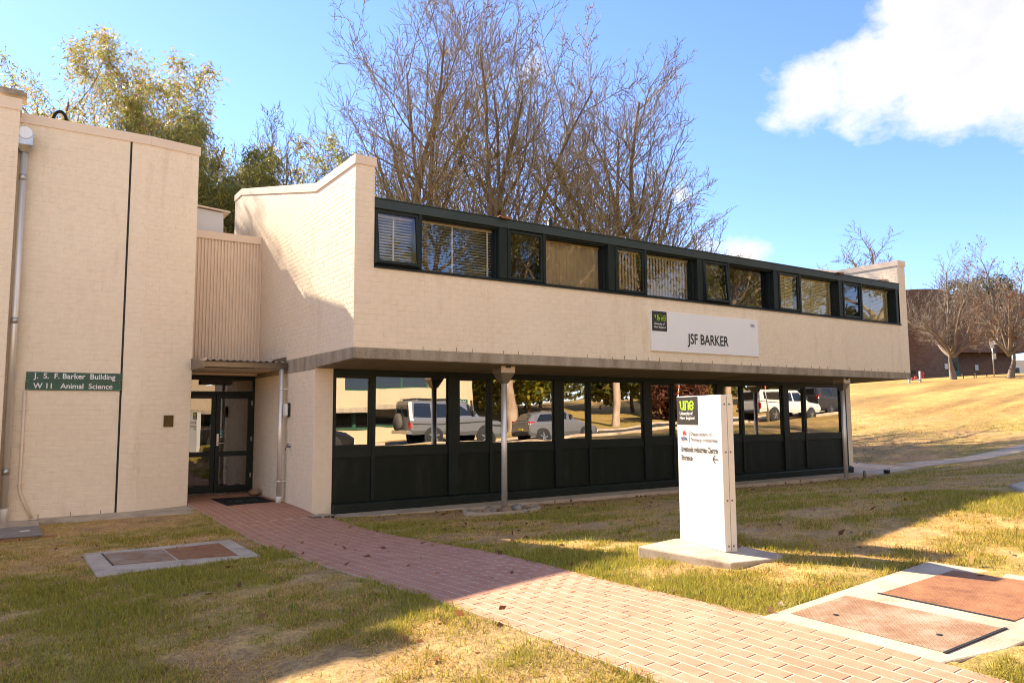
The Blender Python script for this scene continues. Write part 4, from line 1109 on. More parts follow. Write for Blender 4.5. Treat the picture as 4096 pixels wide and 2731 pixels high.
for k in range(5): m.box(-.19, .20, -.54+k*.055, -.525+k*.055, zg, zg+.012)
for k in range(10): m.box(-.19+k*.042, -.18+k*.042, -.54, -.305, zg, zg+.010)
part('bars', m, 'galvanised', gt)
m = MB(); m.quad((-.19,-.54,zg),(.20,-.54,zg),(.20,-.305,zg),(-.19,-.305,zg)); part('void', m, 'black', gt)
# stones in a concrete ring round the foot of the steel pipe, loose stones at the other pipe
def stone_mesh(seed, mat):
    r = np.random.RandomState(seed); me = bpy.data.meshes.new('stone')
    import bmesh
    bm = bmesh.new(); bmesh.ops.create_icosphere(bm, subdivisions=2, radius=1)
    k = [r.randn(3)*1.6 for _ in range(5)]
    for v in bm.verts:
        f = 1+sum(.10*math.sin(v.co.dot(Vector(q))+i) for i, q in enumerate(k)); v.co *= f
    for f in bm.faces: f.smooth = True
    bm.to_mesh(me); bm.free(); me.materials.append(MATS[mat]); return me
SM = [stone_mesh(i, 'stone' if i % 3 else 'stone_tan') for i in range(6)]
rz = g1(2.85,-1.52)
m = MB(); n = 40
for k in range(n):
    a, b = 2*PI*k/n, 2*PI*(k+1)/n
    f = lambda r, t, z: (2.86+r*1.15*math.cos(t), -1.50+r*.62*math.sin(t), z)
    m.quad(f(.60,a,rz+.07), f(.60,b,rz+.07), f(.66,b,rz+.07), f(.66,a,rz+.07)); m.quad(f(.66,a,rz+.07), f(.66,b,rz+.07), f(.66,b,rz-.1), f(.66,a,rz-.1)); m.quad(f(.60,b,rz+.07), f(.60,a,rz+.07), f(.60,a,rz-.1), f(.60,b,rz-.1))
solo('garden_edging', m, 'concrete_pad', 'low oval concrete edging holding stones round the steel downpipe', 'edging')
r = np.random.RandomState(3); placed = []
tries = 0
while len(placed) < 26 and tries < 4000:
    tries += 1
    a, q = r.rand()*2*PI, math.sqrt(r.rand()); s = .045+.075*r.rand()**2
    x, y = 2.86+.58*1.15*q*math.cos(a), -1.50+.56*.62*q*math.sin(a)
    if math.hypot(x-3.03, y+1.30) < s+.05 or any(math.hypot(x-u, y-v) < (s+t)*.86 for u, v, t in placed): continue
    placed.append((x, y, s))
    o = bpy.data.objects.new('stone', SM[r.randint(6)]); COL.objects.link(o); o.location = (x, y, rz+s*.55); o.scale = (s*1.2, s, s*.8); o.rotation_euler = (r.rand()*.5, r.rand()*.5, r.rand()*6)
    tag(o, 'rounded stone packed inside the concrete edging at the downpipe', 'stone', 'stones round the steel downpipe')
for x, y, s in ((13.05,-1.42,.06),(13.22,-1.50,.05),(13.45,-1.46,.07),(13.62,-1.40,.05),(12.9,-1.36,.05),(13.5,-1.30,.05)):
    o = bpy.data.objects.new('stone', SM[r.randint(6)]); COL.objects.link(o); o.location = (x, y, g1(x, y)+s*.4); o.scale = (s*1.2, s, s*.8); o.rotation_euler = (0, 0, r.rand()*6)
    tag(o, 'small grey stone at the foot of the far downpipe', 'stone', 'stones at the far downpipe')
o = bpy.data.objects.new('upright_stone', SM[1]); COL.objects.link(o); o.location = (14.35,-1.15,g1(14.35,-1.15)+.09); o.scale = (.065,.05,.15); tag(o, 'pale pointed stone standing near the far end of the building', 'stone')
m = MB(); m.box(15.95,16.07,-.85,-.73,g1(16,-.8)+.02,g1(16,-.8)+.12); solo('drain_box', m, 'black', 'small black box on the footpath at the far corner', 'drain box')

# ------------------------------------------------------------------ trees
def grow(seed, base, stems, spec, lean=(0,0,0)):
    """stems: list of (direction, length, radius); spec: one dict per level of branching"""
    r = np.random.RandomState(seed); S = []; tips = []
    def rnd(): return Vector(r.randn(3))
    def branch(p, d, L, rad, lv):
        sp = spec[lv]; n = sp['seg']; step = L/n; pts = []; dirs = []
        for k in range(n):
            d = (d + rnd()*sp['jit'] + Vector((0,0,sp['up'])) + Vector(lean)*sp.get('lean', 0)).normalized()
            q = p + d*step; ra = rad*(1-.80*k/n); rb = rad*(1-.80*(k+1)/n)
            S.append((p, q, ra, rb, lv)); pts.append((p, q)); dirs.append(d.copy()); p = q
        if lv == len(spec)-1 or sp.get('tip'): tips.append((p.copy(), d.copy()))
        if lv+1 < len(spec):
            nc = sp['n']; nx = spec[lv+1]; az = r.rand()*6.28
            for c in range(nc):
                t = sp['from']+(1-sp['from'])*(c+r.rand()*.8)/nc; k = min(n-1, int(t*n)); f = t*n-k
                a, b = pts[k]; o = a.lerp(b, min(1, f)); dd = dirs[k]
                az += 2.4+r.randn()*.4
                w = dd.orthogonal().normalized(); w = (w*math.cos(az)+dd.cross(w)*math.sin(az))
                an = math.radians(nx['ang']*(.75+.5*r.rand()))
                cd = dd*math.cos(an)+w*math.sin(an)
                cl = L*nx['ratio']*(1.15-.65*t)*(.7+.6*r.rand())
                branch(o, cd, max(cl, .12), max(rad*(1-.75*t)*nx['rr'], nx.get('rmin', .004)), lv+1)
    for d, L, rad in stems: branch(Vector(base), Vector(d).normalized(), L, rad, 0)
    return S, tips
def tubes(S, name, mat, parent, smooth=True, wc=False):
    big = [s for s in S if s[2] >= .045]; small = [s for s in S if s[2] < .045]
    V, F, off = [], [], 0
    for grp, n in ((big, 8), (small, 3)):
        if not grp: continue
        p0 = np.array([s[0] for s in grp]); p1 = np.array([s[1] for s in grp]); r0 = np.array([s[2] for s in grp]); r1 = np.array([s[3] for s in grp])
        d = p1-p0; d /= np.linalg.norm(d, axis=1)[:,None]+1e-9; p1 = p1+d*(r1*.5)[:,None]
        ref = np.where(np.abs(d[:,2:3]) > .9, np.array([[1.,0,0]]), np.array([[0,0,1.]]))
        u = np.cross(d, ref); u /= np.linalg.norm(u, axis=1)[:,None]; w = np.cross(d, u)
        a = np.arange(n)*2*PI/n
        ring = u[:,None,:]*np.cos(a)[None,:,None]+w[:,None,:]*np.sin(a)[None,:,None]
        v = np.concatenate([p0[:,None]+ring*r0[:,None,None], p1[:,None]+ring*r1[:,None,None]], 1)
        base = off+np.arange(len(grp))[:,None]*(2*n); j = np.arange(n)[None]
        f = np.stack([base+j, base+(j+1)%n, base+n+(j+1)%n, base+n+j], -1).reshape(-1, 4)
        V.append(v.reshape(-1,3)); F.append(f); off += len(grp)*2*n
    return link(name, fast_mesh(name, np.concatenate(V), np.concatenate(F), None, smooth), mat, parent, wc)
def leaf_mesh(name, centres, L, W, cols, droop, seed, spread):
    r = np.random.RandomState(seed); n = len(centres)
    c = centres+r.randn(n,3)*spread
    d = r.randn(n,3); d[:,2] = d[:,2]*.5-droop; d /= np.linalg.norm(d, axis=1)[:,None]
    s = np.cross(d, r.randn(n,3)); s /= np.linalg.norm(s, axis=1)[:,None]
    ln = (L*(.6+.8*r.rand(n)))[:,None]; wd = (W*(.7+.6*r.rand(n)))[:,None]
    v = np.stack([c, c+d*ln*.4+s*wd*.5, c+d*ln, c+d*ln*.4-s*wd*.5], 1).reshape(-1,3)
    f = np.arange(4*n).reshape(n,4)
    k = r.rand(n); cc = np.zeros((n,3)); acc = 0
    for col, p in cols:
        mk = (k >= acc) & (k < acc+p); cc[mk] = col; acc += p
    cc *= (.75+.5*r.rand(n))[:,None]
    return fast_mesh(name, v, f, np.repeat(cc, 4, 0))
def fan(n, spread, L0, L1, r0, seed, lean=(0,0)):
    r = np.random.RandomState(seed); out = []
    for k in range(n):
        a = 2*PI*k/n+r.rand()*.7; s = spread*(.25+.75*((k*7) % n)/n)
        out.append(((math.cos(a)*s+lean[0], math.sin(a)*s+lean[1], 1), L0+(L1-L0)*r.rand(), r0*(.7+.5*r.rand())))
    return out
BARE = [dict(seg=10, jit=.085, up=.025, n=18, **{'from': .10}),
        dict(seg=7, jit=.12, up=.055, n=8, ang=43, ratio=.43, rr=.50, **{'from': .15}),
        dict(seg=5, jit=.14, up=.09, n=6, ang=38, ratio=.48, rr=.55, rmin=.013, **{'from': .12}),
        dict(seg=4, jit=.16, up=.11, n=3, ang=36, ratio=.50, rr=.6, rmin=.010, **{'from': .15}),
        dict(seg=2, jit=.18, up=.15, n=0, ang=34, ratio=.52, rr=.7, rmin=.0115, **{'from': .1})]
def tree(name, label, loc, S, mat, twig=None, leaves=None, group=None, cat='tree', rot=0, lmat='leaves'):
    t = thing(name, label, cat, loc, group, rot)
    tubes([s for s in S if s[2] >= .03], 'trunk', mat, t)
    tw = [s for s in S if s[2] < .03]
    if tw: tubes(tw, 'twigs', twig or mat, t, False)
    if leaves is not None: o = link('crown', leaves, lmat, t, False)
    return t
def few_leaves(S, n, seed, L=.10, W=.06):
    r = np.random.RandomState(seed); tw = [s for s in S if s[2] < .012]; idx = r.randint(len(tw), size=n)
    return leaf_mesh('crown', np.array([tw[i][1] for i in idx]), L, W, [((.16,.065,.03), .7), ((.24,.12,.05), .3)], .6, seed, .05)
SA, _ = grow(21, (0,0,0), fan(6, .38, 13.0, 17.0, .23, 4), BARE)
tree('bare_tree', 'tallest leafless tree with many upright stems behind the corner of the green roof edge', (8.6, 14.0, g1(8.6,14.0)-.3), SA, 'bark_grey', 'bark_twig', few_leaves(SA, 1500, 3), rot=3.14)
ta = bpy.data.objects['bare_tree']; t2 = thing('bare_tree', 'leafless tree with upright stems just right of the tallest bare tree', 'tree', (10.9, 11.3, g1(10.9,11.3)-.3), None, 2.5); t2.scale = (.93,.93,.93)
for o0 in list(ta.children): c = o0.copy(); COL.objects.link(c); c.parent = t2
SB, _ = grow(8, (0,0,0), fan(7, .42, 11.0, 14.5, .22, 9, (.0,-.0)), [dict(BARE[0], up=.015, n=18)]+BARE[1:], lean=(0,0,0))
tree('bare_tree', 'leafless spreading tree with curling twigs over the right half of the roof', (17.7, 11.8, g1(17.7,11.8)-.3), SB, 'bark_grey', 'bark_twig', few_leaves(SB, 700, 5), rot=.79).scale = (1.08, 1.08, 1.10)
SC, _ = grow(31, (0,0,0), fan(5, .40, 10, 14.5, .16, 2), [dict(BARE[0], n=10), dict(BARE[1], n=6), dict(BARE[2], n=5), dict(BARE[3], n=4)])
tree('bare_tree', 'leafless tree close behind the middle stems of the tallest bare tree', (12.2, 16.2, g1(12.2,16.2)-.3), SC, 'bark_grey', 'bark_twig', few_leaves(SC, 1200, 6))
tree('bare_tree', 'pale bare tree top seen between the gum tree and the tallest bare tree', (7.0, 26.5, -.2), [(Vector((p.x*.6,p.y*.6,p.z*1.2)), Vector((q.x*.6,q.y*.6,q.z*1.2)), a, b, l) for p, q, a, b, l in SC], 'bark_twig', 'bark_twig', None, rot=2.0)
# gum trees behind the wing
GUM = [dict(seg=8, jit=.10, up=.03, n=9, **{'from': .25}),
       dict(seg=6, jit=.16, up=.05, n=6, ang=46, ratio=.46, rr=.55, **{'from': .25}),
       dict(seg=4, jit=.2, up=.02, n=5, ang=45, ratio=.48, rr=.55, rmin=.012, **{'from': .3}),
       dict(seg=3, jit=.22, up=-.04, n=0, ang=45, ratio=.55, rr=.6, rmin=.007, **{'from': .3})]
def gum(seed, H, nst, spread, per, L, W, cols, sp=GUM, clump=.16, droop=.95, r0=.2):
    S, tips = grow(seed, (0,0,0), fan(nst, spread, H*.72, H*.95, r0, seed), sp)
    # leaf sprays hang along the last shoots
    C = []
    r = np.random.RandomState(seed)
    for p, q, a, b, lv in S:
        if lv >= len(sp)-1:
            k = per
            t = r.rand(k)[:,None]; C.append(np.array(p)*(1-t)+np.array(q)*t)
    C = np.concatenate(C)
    return S, leaf_mesh('crown', C, L, W, cols, droop, seed, clump)
OLIVE = [((.24,.24,.05), .40), ((.36,.30,.07), .32), ((.13,.15,.045), .16), ((.42,.24,.09), .12)]
S1, L1 = gum(3, 15.2, 6, .20, 11, .20, .038, OLIVE)
tree('gum_tree', 'thin crowned olive gum tree rising behind the vent cowl at the wing roof', (-4.0, 18.8, g1(-4.0,18.8)-.2), S1, 'bark_euc', None, L1)
S2, L2 = gum(12, 18.0, 8, .20, 10, .29, .054, OLIVE, clump=.20)
tree('gum_tree', 'tall pointed golden green gum tree above the middle of the wing roof', (.5, 26.1, -.3), S2, 'bark_euc', None, L2)
S3, L3 = gum(17, 12.4, 8, .20, 10, .24, .045, [((.24,.25,.065), .5), ((.36,.31,.08), .32), ((.15,.17,.05), .18)], clump=.15)
tree('gum_tree', 'lower dark green gum tree filling the gap between wing and upper floor', (3.3, 17.4, g1(3.3,17.4)-.2), S3, 'bark_euc', None, L3)
# bare trees on the hill
SH, _ = grow(41, (0,0,0), [((0,0,1), 2.2, .30)] + [((math.cos(a)*s, math.sin(a)*s, 1), l, .13) for a, s, l in ((.3,.30,7.6),(1.6,.75,6.2),(2.7,1.0,5.6),(3.9,.5,7.2),(5.2,.95,5.8),(5.9,.15,8.2),(4.5,1.3,5.0),(.9,1.25,5.0))],
             [dict(BARE[0], n=13, up=.02, **{'from': .22}), dict(BARE[1], ratio=.40, up=.05), dict(BARE[2], n=5, rmin=.014), dict(BARE[3], n=4, rmin=.012)])
SH = [((p+Vector((0,0,1.9))) if i >= 10 else p, (q+Vector((0,0,1.9))) if i >= 10 else q, a, b, l) for i, (p, q, a, b, l) in enumerate(SH)]
# (first stem is the bole: drop its own side shoots below the fork)
SH = [s for i, s in enumerate(SH) if s[0].z > 1.6 or s[2] > .1]
hl = ['pale bare tree on the hill with its trunk before the teal doorway', 'reddish bare tree on the hill at the edge of the brown brick building', 'bare tree crown showing above the far end of the roof']
for (x, y, s, rz_), lb, seed in (((49.9,13.8,.84,.4), hl[0], 1), ((48.4,9.55,.80,2.2), hl[1], 2), ((62,27.4,1.5,4.0), hl[2], 3)):
    t = thing('bare_tree', lb, 'tree', (x, y, g1(x, y)-.1), 'bare trees on the hill', rz_)
    if seed == 1:
        tr0 = tubes([q for q in SH if q[2] >= .03], 'trunk', 'bark_hill', t); tw0 = tubes([q for q in SH if q[2] < .03], 'twigs', 'bark_hill', t, False)
    else:
        for o0 in (tr0, tw0): c = o0.copy(); COL.objects.link(c); c.parent = t
    t.scale = (s, s, s) if seed < 3 else (2.0, 2.0, 1.22)
    if seed == 2: link('crown', few_leaves(SH, 1400, 8, .16, .11), 'leaves', t, False)
def bush(seed, R, n, cols, L=.3, W=.2):
    r = np.random.RandomState(seed); bl = [(r.randn(3)*np.array((R*.45,R*.45,R*.33)), R*(.35+.3*r.rand())) for _ in range(9)]
    C = []
    for c, q in bl:
        k = n//9; v = r.randn(k,3); v /= np.linalg.norm(v, axis=1)[:,None]; C.append(c+v*(q*(.7+.35*r.rand(k)))[:,None])
    return leaf_mesh('crown', np.concatenate(C), L, W, cols, .4, seed, .12)
t = thing('pine_tree', 'dark green tree top just above the brown brick building', 'tree', (76, 24, 4))
link('crown', bush(3, 2.6, 5000, [((.05,.065,.02), .7), ((.08,.09,.03), .3)], .35, .12), 'leaves', t, False).location = (0,0,9.2)
m = MB(); m.tube([(0,0,0),(0,0,9)], [.3,.12], 8); part('trunk', m, 'bark_euc', t, wc=False)

# ------------------------------------------------------------------ trees beyond the road, seen mirrored in the windows
BG = [dict(seg=9, jit=.12, up=.03, n=15, **{'from': .34}), dict(seg=7, jit=.2, up=.05, n=6, ang=48, ratio=.55, rr=.6, **{'from': .3}), dict(seg=4, jit=.2, up=.0, n=5, ang=45, ratio=.45, rr=.5, rmin=.02, **{'from': .3}), dict(seg=3, jit=.22, up=-.05, n=0, ang=45, ratio=.55, rr=.6, rmin=.010, **{'from': .3})]
SG, LG = gum(5, 17, 1, .05, 14, .34, .085, [((.22,.22,.05), .5), ((.34,.29,.07), .35), ((.13,.15,.045), .15)], BG, .35, .8, .36)
SG2, LG2 = gum(23, 15, 1, .10, 14, .34, .085, [((.20,.21,.05), .5), ((.36,.30,.08), .35), ((.12,.14,.045), .15)], BG, .35, .8, .30)
gspots = [(26.9,-22.6,1.0,.3,0),(20.6,-25.0,.95,2.1,1),(15.5,-29,1.05,4.0,0),(33,-24.5,.95,1.2,1),(9.5,-38,1.15,5.0,0),(40,-25,1.0,3.3,0),(48,-23,1.1,.9,1),(27,-36,1.1,2.6,1)]
gl = ['pale barked gum tree standing beyond the road opposite the far windows', 'slim gum tree beyond the road between the cream building and the hatchback', 'gum tree rising behind the cream building across the road', 'gum tree beyond the road behind the white utility truck', 'gum tree far behind the cream building roof', 'gum tree on the rise beyond the dark wagon', 'farthest gum tree up the road', 'gum tree in the back row across the road']
protos = {}
for (x, y, s, rz_, k), lb in zip(gspots, gl):
    t = thing('gum_tree', lb, 'tree', (x, y, g1(x, y)-.2), 'gum trees across the road', rz_); t.scale = (s, s, s)
    if k not in protos:
        SS, LL = ((SG, LG), (SG2, LG2))[k]
        protos[k] = [tubes(SS, 'trunk', 'bark_gum', t), link('crown', LL, 'leaves', t, False)]
    else:
        for o0 in protos[k]: c = o0.copy(); COL.objects.link(c); c.parent = t
OL = [((.15,.155,.04), .5), ((.26,.22,.06), .3), ((.09,.11,.03), .2)]
BACKROW = tuple((x, y, R, OL, 'olive tree in the back row across the road, ' + w) for x, y, R, w in ((27.5,-33,3.4,'left of the pale barked gum'),(36,-31,3.6,'behind the white utility'),(44,-30,3.6,'behind the dark wagon'),(53,-27,3.8,'nearest the top of the road'),(24,-41,3.8,'farthest behind the hatchback'),(33.5,-40,4.2,'behind the russet tree'),(62,-28,4.2,'beyond the crest of the road')))
for (x, y, R, cols, lb) in ((22.5,-27.5,3.0,[((.20,.20,.02), .5),((.30,.26,.03), .3),((.10,.13,.025), .2)],'yellow green leafy tree beyond the road behind the hatchback'), (19,-31,3.2,[((.10,.13,.025), .6),((.22,.21,.03), .4)],'green leafy tree in the row across the road'), (31.5,-21.5,2.2,[((.14,.05,.03), .6),((.22,.09,.04), .4)],'russet autumn tree beyond the road')) + BACKROW:
    t = thing('leafy_tree', lb, 'tree', (x, y, g1(x, y)))
    link('crown', bush(int(x), R, 7000, cols, .3*R/2.6, .2*R/2.6), 'leaves', t, False).location = (0,0,R*1.15)
    m = MB(); m.tube([(0,0,-.2),(0,0,R*1.1)], [.16,.08], 8); part('trunk', m, 'bark_euc', t, wc=False)

C_ = []
r = np.random.RandomState(19)
for k in range(46):
    x = -45+3.4*k+r.randn()*1.2; y = -58-r.rand()*10-(8 if x < 10 else 0); hh = 6.5+4.5*r.rand()
    v = r.randn(420,3); v /= np.linalg.norm(v, axis=1)[:,None]; v *= (.75+.3*r.rand(420))[:,None]
    C_.append(np.c_[x+v[:,0]*3.2, y+v[:,1]*2.6, g1(x, y)+hh*.52+v[:,2]*hh*.52])
wl2 = link('woodland', leaf_mesh('woodland', np.concatenate(C_), 1.0, .6, [((.13,.14,.04), .6), ((.22,.19,.06), .4)], .3, 4, .3), 'leaves')
tag(wl2, 'far belt of olive woodland across the road, mirrored faintly in the lower windows', 'trees', kind='stuff')
# ------------------------------------------------------------------ grass
def grass(n, rmin, rmax, power, seed, hmul):
    r = np.random.RandomState(seed); u = r.rand(n)
    e = 2-power; rr = (rmin**e+u*(rmax**e-rmin**e))**(1/e)
    th = YAW+(r.rand(n)-.5)*2*math.radians(41)
    x = CAM.x+rr*np.cos(th); y = CAM.y+rr*np.sin(th)
    e1 = .05*np.abs(patch(x*5, y*5)); ok = ~((x > PXL+e1) & (x < path_right(y)-e1) & (y < 3.9))
    ok &= ~((x > -.05) & (y > -.62) & (x < 15.9) & (y < 12)); ok &= ~((x < -1.4) & (y > 1.50+np.clip(-(x+1.5)*.0,0,1)) & (y < 12)) 
    ok &= ~((x > -3.9) & (x < -1.4) & (y > 1.06+(-1.545-x)*.37))
    ok &= ~((x > -.38) & (x < 1.65) & (y > -10.7) & (y < -9.45)); ok &= ~((x > -3.49) & (x < -1.81) & (y > -3.58) & (y < -2.04+.07*(x+3.5)))
    ok &= ~((x > .54) & (x < 1.36) & (y > -8.5) & (y < -7.36)); ok &= ~((x < -3.84) & (y > .33))
    ok &= ~(((x-2.86)/.78)**2+((y+1.5)/.43)**2 < 1); ok &= ~((x > 15.6) & (x < 18) & (y > -1) & (y < 2)) & ~((x > 17) & (y > -2.9-.05*(x-18)) & (y < -.9) & (x < 34) & (y > -1.2-(x-17)*.9))
    ok &= ~((x > 6.0) & (x < 7.2) & (y > -8.5) & (y < -7.7))
    x, y, rr = x[ok], y[ok], rr[ok]; n = len(x)
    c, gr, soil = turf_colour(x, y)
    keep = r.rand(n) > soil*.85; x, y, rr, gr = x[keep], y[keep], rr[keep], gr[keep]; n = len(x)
    z = G(x, y)-.004
    green = r.rand(n) < np.clip(gr*1.15-.15, .03, .92)
    h = np.where(green, .026+.040*r.rand(n), .014+.034*r.rand(n))*hmul*.8*(1+.022*rr)*(.75+.6*gr)
    w = (.0042+.0036*r.rand(n))*(1+.055*rr)
    az = r.rand(n)*2*PI; ln = np.where(green, .25+.75*r.rand(n), .7+1.6*r.rand(n))
    dx, dy = np.cos(az), np.sin(az)
    k = 1/np.sqrt(1+ln**2); h = h*.88*(.7+.6*np.abs(patch(x*6+3, y*6))); tip = np.c_[x+dx*h*ln*k, y+dy*h*ln*k, z+h*k]
    a2 = az+PI/2+r.randn(n)*.4; sx, sy = np.cos(a2)*w/2, np.sin(a2)*w/2
    v = np.stack([np.c_[x-sx, y-sy, z], np.c_[x+sx, y+sy, z], tip], 1).reshape(-1,3)
    hill = np.clip((z-.9)/.9, 0, 1)[:,None]
    straw = np.array((.64,.42,.145))*(.65+.6*r.rand(n))[:,None]; straw = straw*(1-hill)+straw*np.array((1.12,.98,.62))*hill*.72
    grn = np.array((.30,.275,.05))*(.6+.8*r.rand(n))[:,None]+np.array((.07,.04,0))*r.rand(n)[:,None]
    col = np.where(green[:,None], grn, straw)
    return v, np.arange(3*n).reshape(n,3), np.repeat(col, 3, 0)
v1, f1, c1 = grass(560000, 2.2, 12, 1.45, 1, 1.0); v2, f2, c2 = grass(260000, 9, 40, 1.55, 2, 1.1)
go = link('grass', fast_mesh('grass', np.concatenate([v1, v2]), np.concatenate([f1, f2+len(v1)]), np.concatenate([c1, c2])), 'grass_blades')
tag(go, 'short mown winter turf, part green and part straw coloured', 'grass', kind='stuff')
r = np.random.RandomState(55); nt = 520
tx = np.concatenate([PXL-np.abs(r.randn(110))*.12, -.25+np.abs(r.randn(90))*.2, r.rand(320)*13-5]); ty = np.concatenate([-1.5-r.rand(110)*9, -2.5-r.rand(90)*6.5, -1.2-r.rand(320)*9])
okk = ~((tx > PXL-.01) & (tx < path_right(ty)+.01)) & ~((tx > -3.55) & (tx < -1.75) & (ty > -3.65) & (ty < -1.95)) & ~((tx > -.42) & (tx < 1.7) & (ty < -9.4)) & ~((tx > .48) & (tx < 1.4) & (ty > -8.55) & (ty < -7.25)) & ~((tx < -1.3) & (ty > .8)) & (patch(tx, ty) > -.6)
tx, ty = tx[okk], ty[okk]; B = 13; n = len(tx)*B
bx_, by_ = np.repeat(tx, B)+r.randn(n)*.018, np.repeat(ty, B)+r.randn(n)*.018
h = np.repeat(.035+.055*r.rand(len(tx))**1.5, B)*(.6+.6*r.rand(n)); az = r.rand(n)*2*PI; ln = .2+.7*r.rand(n); k_ = 1/np.sqrt(1+ln**2); z = G(bx_, by_)-.004
w = .0035+.002*r.rand(n); a2 = az+PI/2
vv = np.stack([np.c_[bx_-np.cos(a2)*w, by_-np.sin(a2)*w, z], np.c_[bx_+np.cos(a2)*w, by_+np.sin(a2)*w, z], np.c_[bx_+np.cos(az)*h*ln*k_, by_+np.sin(az)*h*ln*k_, z+h*k_]], 1).reshape(-1,3)
cc = np.where(np.repeat(r.rand(len(tx)) < .62, B)[:,None], np.array((.20,.24,.04)), np.array((.52,.38,.14)))*(.7+.6*r.rand(n))[:,None]
tg = link('grass_tufts', fast_mesh('grass_tufts', vv, np.arange(3*n).reshape(n,3), np.repeat(cc, 3, 0)), 'grass_blades'); tag(tg, 'taller grass tufts and weeds along the path and across the lawn', 'grass', kind='stuff')
r = np.random.RandomState(77); n = 260
lx = np.concatenate([r.rand(n)*14+.6, r.rand(160)*9+15.5, r.rand(60)*6-3.5, r.rand(170)*11-5]); ly = np.concatenate([-.75-r.rand(n)**2*3.0, 1.2+r.rand(160)*3, -9+r.rand(60)*6, -1-r.rand(170)*9])
lm = leaf_mesh('fallen_leaves', np.c_[lx, ly, G(lx, ly)+.012], .07, .045, [((.20,.09,.04), .6), ((.32,.19,.09), .4)], .0, 9, .004)
lo = link('fallen_leaves', lm, 'leaves'); tag(lo, 'scattered small brown leaves on the bare soil by the building', 'leaves', kind='stuff')

# ------------------------------------------------------------------ brown brick building on the hill
bh = thing('brick_hall', 'brown brick building with scalloped curved walls on the hill', 'building', (68, 22, 4.2))
A_, B_ = Vector((60.5, 27.4, 0)), Vector((73.6, 18.9, 0)); d_ = (B_-A_).normalized(); nn2 = Vector((d_.y, -d_.x, 0)); Lh = (B_-A_).length
if nn2.dot(Vector((-1,-1,0))) < 0: nn2 = -nn2
def scal(s): return 1.05*abs(math.sin(PI*(s+.4)/4.45))**.8
def wallstrip(s0, s1, z0, z1f, off, n=60):
    m = MB(); pts = []
    for k in range(n+1):
        s = s0+(s1-s0)*k/n; pts.append((A_+d_*s+nn2*(scal(s)*(1 if off > -.5 else 0)+off), z1f(s)))
    for (p, za), (q, zb_) in zip(pts[:-1], pts[1:]):
        m.quad((p.x,p.y,z0),(q.x,q.y,z0),(q.x,q.y,zb_),(p.x,p.y,za)); m.quad((p.x,p.y,z0),(q.x,q.y,z0),tuple(q-nn2*3)[:2]+(z0,),tuple(p-nn2*3)[:2]+(z0,)); m.quad((p.x,p.y,za),(q.x,q.y,zb_),tuple(q-nn2*3)[:2]+(zb_,),tuple(p-nn2*3)[:2]+(za,))
    p, za = pts[-1]; q = p-nn2*3; m.quad((p.x,p.y,z0),(q.x,q.y,z0),(q.x,q.y,za),(p.x,p.y,za))
    p, za = pts[0]; q = p-nn2*3; m.quad((p.x,p.y,z0),(q.x,q.y,z0),(q.x,q.y,za),(p.x,p.y,za))
    return m
top = lambda s: 12.85 if s < 8.4 else 12.35
part('upper_wall', wallstrip(0, Lh, 7.0, top, 0), 'brown_brick', bh)
part('upper_wall', wallstrip(0, 8.05, 3.5, lambda s: 6.99, 0), 'brown_brick', bh)
m = MB()
def hb(s0, s1, o0, o1, z0, z1): return [A_+d_*s0+nn2*o0+Vector((0,0,z0)), A_+d_*s1+nn2*o0+Vector((0,0,z0)), A_+d_*s1+nn2*o1+Vector((0,0,z0)), A_+d_*s0+nn2*o1+Vector((0,0,z0))], (0,0,z1-z0)
m.prism(*hb(8.0, Lh-.8, -.6, -3, 3.5, 7.0)); part('lower_wall', m, 'brown_brick', bh)
m = MB(); m.prism(*hb(-2, Lh+.5, -3, -14, 3.5, 12.2)); part('rear_block', m, 'brown_brick', bh)
MATS['teal'] = simple('teal', (.015,.14,.14), .35)
m = MB(); m.prism(*hb(8.15, 9.75, -.595, -.55, 3.9, 6.9)); dr = part('door', m, 'teal', bh)
m = MB(); m.prism(*hb(8.25, 9.65, -.552, -.545, 5.4, 6.8)); part('pane', m, 'car_glass', dr)
for s, z in ((7.7, 5.5), (11.3, 5.45)):
    m = MB(); o0 = scal(s)+.06 if s < 8 else -.58; m.prism(*hb(s, s+.3, o0, o0+.03, z, z+.5)); part('notice', m, 'sign_white', bh)
m = MB(); m.prism([(82.5,24.9,3.5),(90,21.2,3.5),(90,21.2,7.0),(82.5,24.9,7.0)], (4,8,0)); wbld = solo('white_house', m, 'cream_paint', 'small pale building with a blue window far right on the hill', 'building')
fx = Vector((7.5,-3.7,0)).normalized(); fnm = Vector((fx.y,-fx.x,0))
if fnm.x > 0: fnm = -fnm
for s in (1.3, 3.6):
    p = Vector((82.5,24.9,0))+fx*s+fnm*.02
    m = MB(); m.prism([p+Vector((0,0,4.9)), p+fx*1.0+Vector((0,0,4.9)), p+fx*1.0+Vector((0,0,6.3)), p+Vector((0,0,6.3))], fnm*.05); w_ = part('window', m, 'white_paint', wbld)
    for z0, z1 in ((5.0,5.55),(5.65,6.2)): m = MB(); m.prism([p+fx*.1+fnm*.06+Vector((0,0,z0)), p+fx*.9+fnm*.06+Vector((0,0,z0)), p+fx*.9+fnm*.06+Vector((0,0,z1)), p+fx*.1+fnm*.06+Vector((0,0,z1))], fnm*.01); part('pane', m, 'car_glass', w_)
hd = thing('hydrant_stand', 'pair of white standpipes with red fire valves on the hill crest', 'fire hydrant', (47.7,15.2,g1(47.7,15.2)))
hz = g1(47.7,15.2); ex = Vector((.85,-.53,0))
for k in (-.48, .30):
    p = Vector((47.7,15.2,hz))+ex*k; m = MB(); m.tube([p+Vector((0,0,-.3)), p+Vector((0,0,.78))], .075, 12); part('standpipe', m, 'white_paint', hd)
